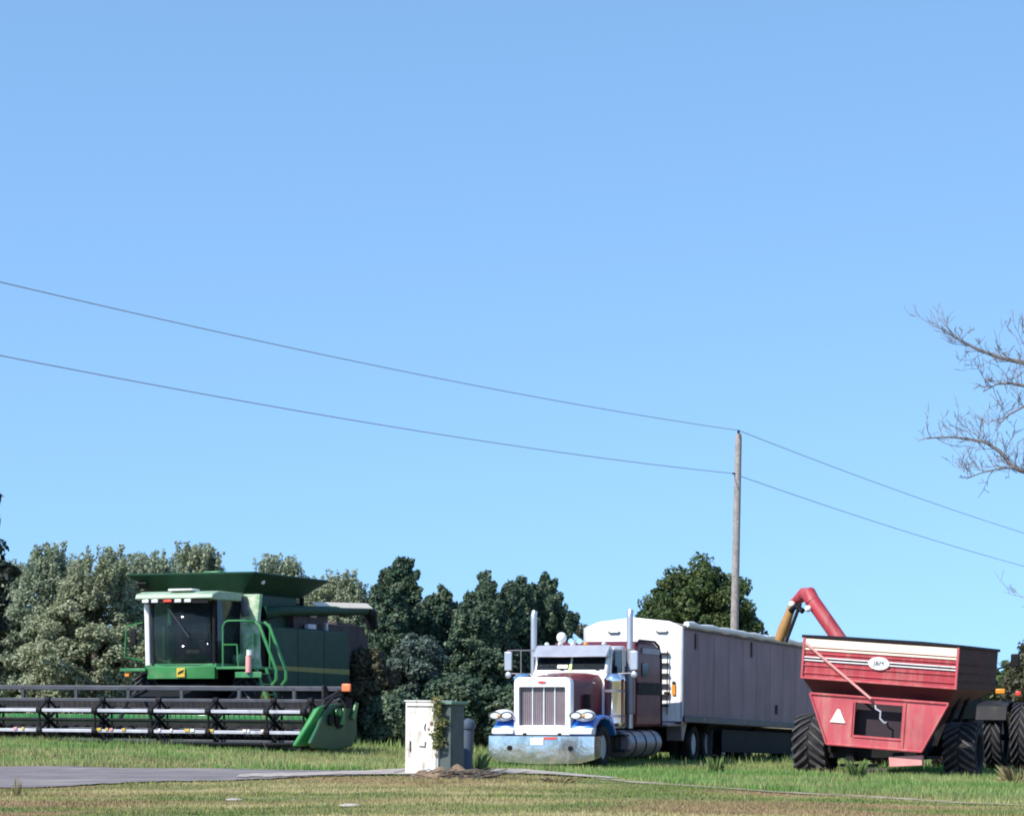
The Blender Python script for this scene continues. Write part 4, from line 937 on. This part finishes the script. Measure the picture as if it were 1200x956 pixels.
    eo = ex.build('tank_extension', 'dgreen', T, 0, 0); q = eo.modifiers.new('s', 'SOLIDIFY'); q.thickness = .03
    rm = MB()
    for i in range(4): rm.tube([Tt[i], Tt[(i+1) % 4]], .028, 6)
    rm.build('extension_rim', 'dgreen', eo)
    MB().box((-1.72, 1.19, 4.13), (.26, .05, .20), (R(45), 0, 0)).build('white_patch', 'frame', eo)
    MB().ball((1.42, 2.0, 4.25), .12, 8, (.5, 1.0, .9)).build('work_lamp', 'lens', T)
    MB().box((.2, 1.6, 4.46), (.5, .4, .08)).build('tank_sensor', 'jgreen', T, .02)
    # engine deck, rear hood
    ed = MB(); ed.box((.1, 5.6, 3.32), (2.3, 2.4, .62)); ed.box((0, 7.6, 2.7), (2.5, 1.8, 1.1)); ed.prism([(7.6, 1.5), (7.6, 3.35), (9.6, 3.25), (10.2, 2.5), (9.8, 1.9)], 'x', -1.15, 1.18); ed.build('rear_hood', mat('dusty_brown_metal', (.045, .032, .034), .7, var=.3, col2=(.09, .068, .06), lo=.45, hi=.7), T, .03)
    dt = MB(); dt.box((1.2, 4.9, 3.42), (.1, .22, .12)); dt.box((1.28, 5.6, 3.44), (.1, .4, .1)); dt.box((1.4, 5.2, 3.12), (.12, .55, .14)); dt.box((1.4, 6.3, 3.14), (.08, .12, .24)); dt.build('engine_details', 'alu', T, .01)
    MB().tube([(.6, 6.4, 3.5), (.6, 6.4, 4.0)], .07, 10).build('exhaust_pipe', 'black', T)
    # unloading auger folded back
    MB().tube([(1.15, 2.6, 3.40), (1.45, 3.0, 3.48), (1.36, 9.4, 3.72)], [.20, .145, .135], 16).build('unloading_auger', 'dgreen', T)
    MB().box((1.40, 7.5, 3.80), (.26, 3.9, .03), (R(2), R(38), 0)).build('sunlit_strip', 'cream', T, .01)  # added plate, pale and tilted to catch the sun as a lit strip
    MB().tube([(1.36, 9.3, 3.72), (1.36, 9.7, 3.64), (1.36, 9.85, 3.2)], [.16, .20, .16], 14).build('auger_spout', 'black', T)
    MB().box((1.12, 10.15, 2.35), (.34, .12, .22)).build('rear_lamp', 'yellow', T, .03)
    # platform, handrails, ladder
    MB().box((1.52, .75, 1.90), (.95, 1.6, .07)).build('platform', 'jgreen', T, .01)
    MB().box((1.95, .0, 1.72), (.75, .05, .15)).build('platform_edge', 'jgreen', T, .01)
    hr = MB(); hr.tube([(1.22, .0, 1.93), (1.22, .0, 2.98), (1.28, .0, 3.08), (1.36, .0, 3.12), (1.80, .0, 3.12), (2.0, .1, 3.1), (2.0, 1.2, 3.05)], .025, 8); hr.tube([(1.22, 0, 2.5), (1.62, 0, 2.5)], .02, 6); hr.tube([(1.62, 0, 2.5), (1.66, 0, 1.95)], .02, 6); hr.tube([(2.0, 1.2, 3.05), (2.0, 1.2, 1.93)], .022, 6); hr.build('handrail', 'jgreen', T)
    la = MB()
    for dy in (.25, .85): 
        la.tube([(2.0, dy, 3.1), (2.14, dy, 3.0), (2.62, dy, 1.85), (2.62, dy, 1.6), (2.5, dy, 1.45)], .045, 8); la.tube([(2.05, dy, 1.9), (2.55, dy, .55)], .04, 6)
    for k in range(5): la.box((2.1+k*.1, .55, 1.75-k*.27), (.14, .6, .03))
    la.build('ladder', 'jgreen', T)
    MB().tube([(1.98, -.06, 1.78), (1.98, -.06, 2.18), (1.98, -.06, 2.3)], [.08, .08, .03], 12).build('fire_extinguisher', 'pink', T)
    MB().tube([(2.0, -.06, 2.22), (2.0, -.06, 2.36)], .075, 10).build('extinguisher_top', 'white', T)
    # mirrors left
    m = MB(); m.tube([(-1.1, .0, 2.1), (-1.55, -.15, 2.2), (-1.5, -.15, 3.0), (-1.1, 0, 3.1)], .022, 6).build('mirror_arm', 'jgreen', T)
    MB().box((-1.32, -.1, 2.72), (.18, .07, .42)).build('mirror', 'black', T, .03)
    MB().box((-1.35, .5, 1.86), (.75, 1.2, .08)).build('left_step', 'jgreen', T, .01)
    MB().box((-1.55, .0, 1.74), (.14, .08, .12)).build('marker_lamp', 'orange', T, .02)
    # feeder house, axle, tyres
    fh = MB(); fh.hexa([(-.75, -1.6, .35), (.75, -1.6, .35), (.75, -1.6, 1.15), (-.75, -1.6, 1.15)], [(-.7, 1.9, 1.1), (.7, 1.9, 1.1), (.7, 1.9, 1.85), (-.7, 1.9, 1.85)])
    fh.build('feeder_house', 'black', T, .02)
    MB().box((0, 1.5, .95), (3.2, .35, .4)).build('axle', 'black', T)
    tyre(T, (-1.45, 1.5, .92), .95, .75, lugs=1, rim='yellow', rimr=.5, nl=20, flip=-1); tyre(T, (1.45, 1.5, .92), .95, .75, lugs=1, rim='yellow', rimr=.5, nl=20, flip=-1)
    tyre(T, (-1.2, 7.0, .6), .62, .45, lugs=1, rim='yellow', rimr=.5, nl=18, flip=-1); tyre(T, (1.2, 7.0, .6), .62, .45, lugs=1, rim='yellow', rimr=.5, nl=18, flip=-1)
    MB().box((0, 7.0, .7), (2.4, .25, .25)).build('rear_axle', 'black', T)
    return T
combine()

# ------------------------------------------------------------------ header
def header():
    s_, c_ = math.sin(R(CYAW)), math.cos(R(CYAW))
    cx = -4.72-5.5*c_; cy = 57.4+5.5*s_
    T = empty('cutting_header', (cx, cy, .50), (0, R(.35), R(-CYAW)), 'wide grain header with a bat reel mounted on the front of the green combine', 'combine header')
    H = 5.45
    bs = MB(); bs.box((0, 1.75, .70), (2*H, .06, .20)); MB().box((0, 1.75, .47), (2*H, .05, .26)).build('lower_sheet', 'frame', T); bk = bs.build('back_sheet', 'jgreen', T, .01); MB().prism([(1.72, .38), (1.2, .16), (.35, .10), (.35, .07), (1.2, .10), (1.78, .36)], 'x', -H, H).build('floor', 'black', T)
    tbm = MB(); tbm.box((0, 1.98, 1.47), (2*H-.1, .12, .13)); tb = tbm.build('top_beam', 'greybar', T, .02)
    sb = MB(); sb.box((H*.30, 1.9, 1.17), (2*H*.68, .10, .08)); sb.build('second_beam', 'greybar', T, .015)
    for x in (-5.0, -3.55, -2.0, -.5, 1.0, 2.6, 4.1, H-.15): MB().box((x, 1.96, 1.22), (.09, .08, .50)).build('upright', 'greybar', T, .01)
    dk = MB(); dk.box((0, 1.80, 1.03), (2*H, .12, .34)); dk.build('rear_tube', 'frame', T, .02)
    ct = MB(); ct.box((0, .25, .13), (2*H, .22, .06)); co = ct.build('cutterbar', 'frame', T, .008)
    gd = MB()
    for i in range(140):
        x = -H+.06+i*(2*H-.1)/139; gd.add([(x-.018, .15, .12), (x+.018, .15, .12), (x, -.03, .11), (x, .15, .16)], [(0, 1, 2), (0, 2, 3), (1, 3, 2), (0, 3, 1)])
    gd.build('guards', 'greybar', co)
    sk = MB()
    for x in np.linspace(-H+.6, H-.6, 12): sk.box((x, .7, .03), (.35, .7, .035))
    sk.build('skid_shoe', 'greybar', T)
    # gathering auger with flighting
    ag = MB(); ag.tube([(-H+.1, 1.3, .34), (H-.1, 1.3, .34)], .10, 16); ao = ag.build('gathering_auger', 'frame', T)
    fl = MB(); n = 520; turns = 17; vs = []
    for i in range(n+1):
        t = i/n; x = -H+.15+t*(2*H-.3); a = 2*PI*turns*abs(t-.5)*2
        vs += [(x, 1.3+math.cos(a)*.10, .34+math.sin(a)*.10), (x, 1.3+math.cos(a)*.19, .34+math.sin(a)*.19)]
    fl.add(vs, [(i*2, i*2+1, i*2+3, i*2+2) for i in range(n)]); fo = fl.build('flighting', 'frame', ao, 0, 60); q = fo.modifiers.new('s', 'SOLIDIFY'); q.thickness = .008
    # reel
    ry, rz, rr_ = .55, .67, .50
    rt = MB(); rt.tube([(-H+.2, ry, rz), (H-.25, ry, rz)], .045, 14); rl = rt.build('reel', 'black', T)
    phase = 28
    xs_ = [-5.1, -3.55, -2.0, -.45, 1.1, 2.65, 4.2, H-.28]
    for k in range(6):
        a = R(phase+60*k); y, z = ry-math.cos(a)*rr_, rz+math.sin(a)*rr_
        b = MB(); 
        for x0, x1 in zip(xs_[:-1], xs_[1:]): b.box(((x0+x1)/2, y, z), (x1-x0-.14, .05, .08))
        b.build('reel_bat', 'alu' if k in (0, 5) else 'greybar', rl, .01)  # two front bats coloured brighter, standing for the sunlight they catch
        ti = MB()
        for i in range(72):
            x = -H+.3+i*(2*H-.7)/71; ti.tube([(x, y, z), (x, y+.05, z-.20)], .005, 4, False)
        tag(ti.build('tines', 'black', rl), kind='stuff')
    for x in xs_:
        sp = MB()
        for k in range(6):
            a = R(phase+60*k); a2 = a+R(60); p = (x, ry-math.cos(a)*rr_, rz+math.sin(a)*rr_); p2 = (x, ry-math.cos(a2)*rr_, rz+math.sin(a2)*rr_)
            sp.tube([(x, ry, rz), p], .045, 6); sp.tube([p, p2], .03, 6); sp.lathe([(-.06, .085), (.06, .085)], p, 'x', 10)
        sp.build('reel_spider', 'black', rl)
    for x in (-H+.05, H-.12, 0):
        MB().tube([(x, 2.0, 1.42), (x, 1.0, 1.18), (x, ry, rz)], .05, 8).build('reel_arm', 'frame', T)
    # bits of crop trash and coloured reflectors on the sheet
    rg = random.Random(3)
    for i in range(16):
        x = rg.uniform(-H+.4, H-.5); MB().box((x, .085, .44), (rg.uniform(.05, .14), .02, .07)).build('reflector', rg.choice(['cream', 'white', 'pink', 'yellow', 'cream']), T, .008)
    # end shields and dividers
    for s in (-1, 1):
        e = MB(); pr = [(-.15, .06), (-.35, .18), (.1, .55), (.45, .95), (.9, 1.10), (1.6, 1.12), (2.15, 1.05), (2.45, .85), (2.5, .35), (2.2, .06), (1.0, -.03)]
        e.prism(pr, 'x', s*(H+.02), s*(H+.12)); eo = e.build('end_shield', mat('shaded_end_green', (.02, .085, .04), .45, var=.15, col2=(.05, .08, .05), lo=.5, hi=.8), T, .03)  # shadow on the end panel put into a darker green
        d = MB(); d.hexa([(s*(H-.10), .25, .98), (s*(H+.10), .25, 1.05), (s*(H+.10), .75, 1.12), (s*(H-.10), .75, 1.05)], [(s*(H-.42), -.30, .10), (s*(H-.32), -.30, .08), (s*(H-.02), .35, .10), (s*(H-.26), .35, .12)])
        d.build('crop_divider', mat('bright_green', (.035, .24, .055), .4, var=.1, coat=.4), T, .05)
        dr = MB(); dr.lathe([(0, .28), (.05, .28), (.06, .05)], (s*(H+.12), 1.3, .78), 'x', 24); dr.lathe([(0, .14), (.06, .14)], (s*(H+.12), .75, .72), 'x', 18); dr.box((s*(H+.15), 1.75, 1.12), (.12, .4, .25)); dr.tube([(s*(H+.1), .5, 1.0), (s*(H+.14), .9, 1.25), (s*(H+.14), 1.4, 1.3), (s*(H+.14), 1.9, 1.1)], .04, 8)
        dr.build('drive_gear', 'black', eo)
        MB().prism([(1.2, .6), (1.35, 1.0), (1.5, 1.0), (1.4, .6)], 'x', s*(H+.18), s*(H+.24)).build('drive_cover', 'jgreen', eo, .01); MB().prism([(2.0, .75), (2.25, 1.15), (2.4, 1.12), (2.2, .7)], 'x', s*(H+.14), s*(H+.2)).build('drive_cover', 'jgreen', eo, .01); MB().lathe([(0, .09), (.1, .09)], (s*(H+.17), 1.05, .9), 'x', 14).build('drive_hub', 'jgreen', eo)
    MB().box((H+.05, 1.95, 1.50), (.24, .08, .20)).build('warning_lamp', mat('red_orange_lens', (.85, .20, .07), .35), T, .03)
    MB().box((H-.5, 1.9, 1.36), (.06, .3, .4)).build('lamp_bracket', 'frame', T, .01)
    return T
header()

# ------------------------------------------------------------------ metal cabinets, post, debris
def cabinet():
    Y = 50.; X = (513-600)/FP*Y; g = gzf(X, Y)
    T = empty('utility_cabinet', (X, Y, g), (0, R(.6), R(-33)), 'rusty beige metal utility cabinet standing by the road, vine on its corner', 'cabinet')
    W, D, H = .84, .50, 1.55
    b = MB(); b.box((-W/2, D/2, H/2), (W, D, H)); bo = b.build('body', 'cab', T, .015)
    MB().box((-W/2, -.012, H/2-.02), (W-.07, .02, H-.16)).build('door', 'cab', T, .008)
    h = MB(); h.box((-.68, -.03, .62), (.02, .03, .22)); h.tube([(-.45, -.03, .62), (-.3, -.04, .62), (-.3, -.04, .72)], .01, 6)
    h.tube([(-.30, -.03, .95), (-.32, -.045, 1.0), (-.30, -.03, 1.10)], .01, 6); h.build('handle', 'frame', T)
    rt = MB()
    for x, z, r in ((-.15, 1.10, .045), (-.12, .86, .04), (-.06, .74, .055), (-.10, .60, .035), (-.22, .98, .03), (-.03, .45, .04), (-.05, 1.35, .05)):
        rt.ball((x, -.022, z), r, 6, (1, .15, 1.2))
    rt.build('rust_spot', 'dirt', T)
    MB().box((-W/2, -.02, H-.10), (W-.12, .012, .025)).build('seam', 'frame', T)
    MB().box((-W/2, D/2, H+.015), (W+.04, D+.04, .03)).build('top_cap', 'cab', T, .008)
    # dark green side unit
    D2 = .45; T2 = empty('green_cabinet', (X, Y, g), (0, 0, R(-33)), 'grey green metal cabinet with an overhanging lid attached on the shaded side', 'cabinet')
    s = MB(); s.box((.15, D/2+.05, .76), (.28, D, 1.50)); s.build('body', 'cabg', T2, .015)
    MB().box((.15, D/2+.05, 1.53), (.42, D+.14, .06)).build('lid', mat('lid_green', (.12, .22, .15), .5), T2, .01)
    MB().box((.295, D/2+.05, .72), (.012, D-.1, 1.25)).build('door', 'cabg', T2, .006)
    # vine on the corner
    r_ = np.random.RandomState(2); n = 26
    C = np.stack([r_.normal(.0, .05, n)+X+.03, r_.normal(0, .04, n)+Y-.10, g+r_.uniform(.65, 1.6, n)], -1)
    tag(npmesh('vine', leaves(C, 34, .045, .09, (1, 1, 1.2), r_), 4, leafmat('vine_leaves', (.16, .17, .06), (.12, .13, .05), (.26, .22, .09))), 'thin yellow green vine climbing the corner of the beige cabinet', 'vine')
    # blue grey post behind
    Yp = 51.6; Xp = (546-600)/FP*Yp; Tp = empty('pedestal_post', (Xp, Yp, gzf(Xp, Yp)-.03), (0, R(3), 0), 'short blue grey pedestal post just right of the green cabinet', 'post')
    pm = mat('blue_grey_plastic', (.05, .07, .10), .5)
    MB().lathe([(0, .13), (.9, .12), (1.0, .11)], (0, 0, 0), 'z', 18).build('post_body', pm, Tp)
    MB().lathe([(.98, .14), (1.02, .15), (1.14, .13), (1.2, .05)], (0, 0, 0), 'z', 18).build('post_cap', pm, Tp)
cabinet()
def debris():
    Y = 49.2; cx = (520-600)/FP*Y; rg = random.Random(8)
    mb = MB(); n = 26; k = 10; vs = []; 
    for i in range(n+1):
        for j in range(k+1):
            u = -1+2*i/n; v = -1+2*j/k; x = cx+u*1.05+.2; y = Y+v*.45
            h = max(0, 1-u*u-v*v*.9)*(.20+.10*math.sin(u*9+1)*math.cos(v*7))+rg.uniform(-.03, .035)
            vs.append((x, y, gzf(x, y)+h-.02))
    mb.add(vs, [(i*(k+1)+j, (i+1)*(k+1)+j, (i+1)*(k+1)+j+1, i*(k+1)+j+1) for i in range(n) for j in range(k)])
    tag(mb.build('dirt_pile', 'dirt', None, 0, 60), 'low heap of brown dirt at the foot of the cabinet', 'dirt pile')
    st = MB()
    for i in range(170):
        x = cx+rg.gauss(.35, .42); y = Y+rg.uniform(-.5, .3); z = gzf(x, y)+rg.uniform(.02, .14); a = rg.uniform(-.5, .5); L = rg.uniform(.1, .4)
        st.tube([(x, y, z), (x+L*math.cos(a), y+L*math.sin(a), z+rg.uniform(-.06, .1))], rg.uniform(.006, .016), 5, False)
    tag(st.build('brush_litter', 'bark', None), 'broken twigs and sticks strewn over the dirt heap', 'twigs', kind='stuff')
    for i, (px, py, L) in enumerate(((566, 905, .55),)):
        p = P(px, py, 49.6); x = p.x; MB()
        tag(MB().tube([(x-.5, 49.5, gzf(x, 49.5)+.13), (x-.15, 49.45, gzf(x, 49.5)+.16), (x+.12, 49.5, gzf(x, 49.5)+.07), (x+.3, 49.4, gzf(x, 49.5)+.03)], [.03, .05, .05, .02], 8).build('branch_log', 'bark'), 'dark broken branch lying right of the cabinet', 'branch')
    for px, py, w_ in ((274, 938, .30), (410, 953, .35), (345, 943, .08)):
        Yq = 40.5 if py < 950 else 37.5; x = (px-600)/FP*Yq; lb = {274: 'flat pale stone lying on the lawn at the lower left', 410: 'pale stone low in the lawn near the bottom of the photo', 345: 'small white stone on the brown lawn streak'}[px]
        tag(MB().ball((x, Yq, gzf(x, Yq)+.02), w_/2, 8, (1, .6, .22)).build('stone', 'gravel'), lb, 'stone')
debris()
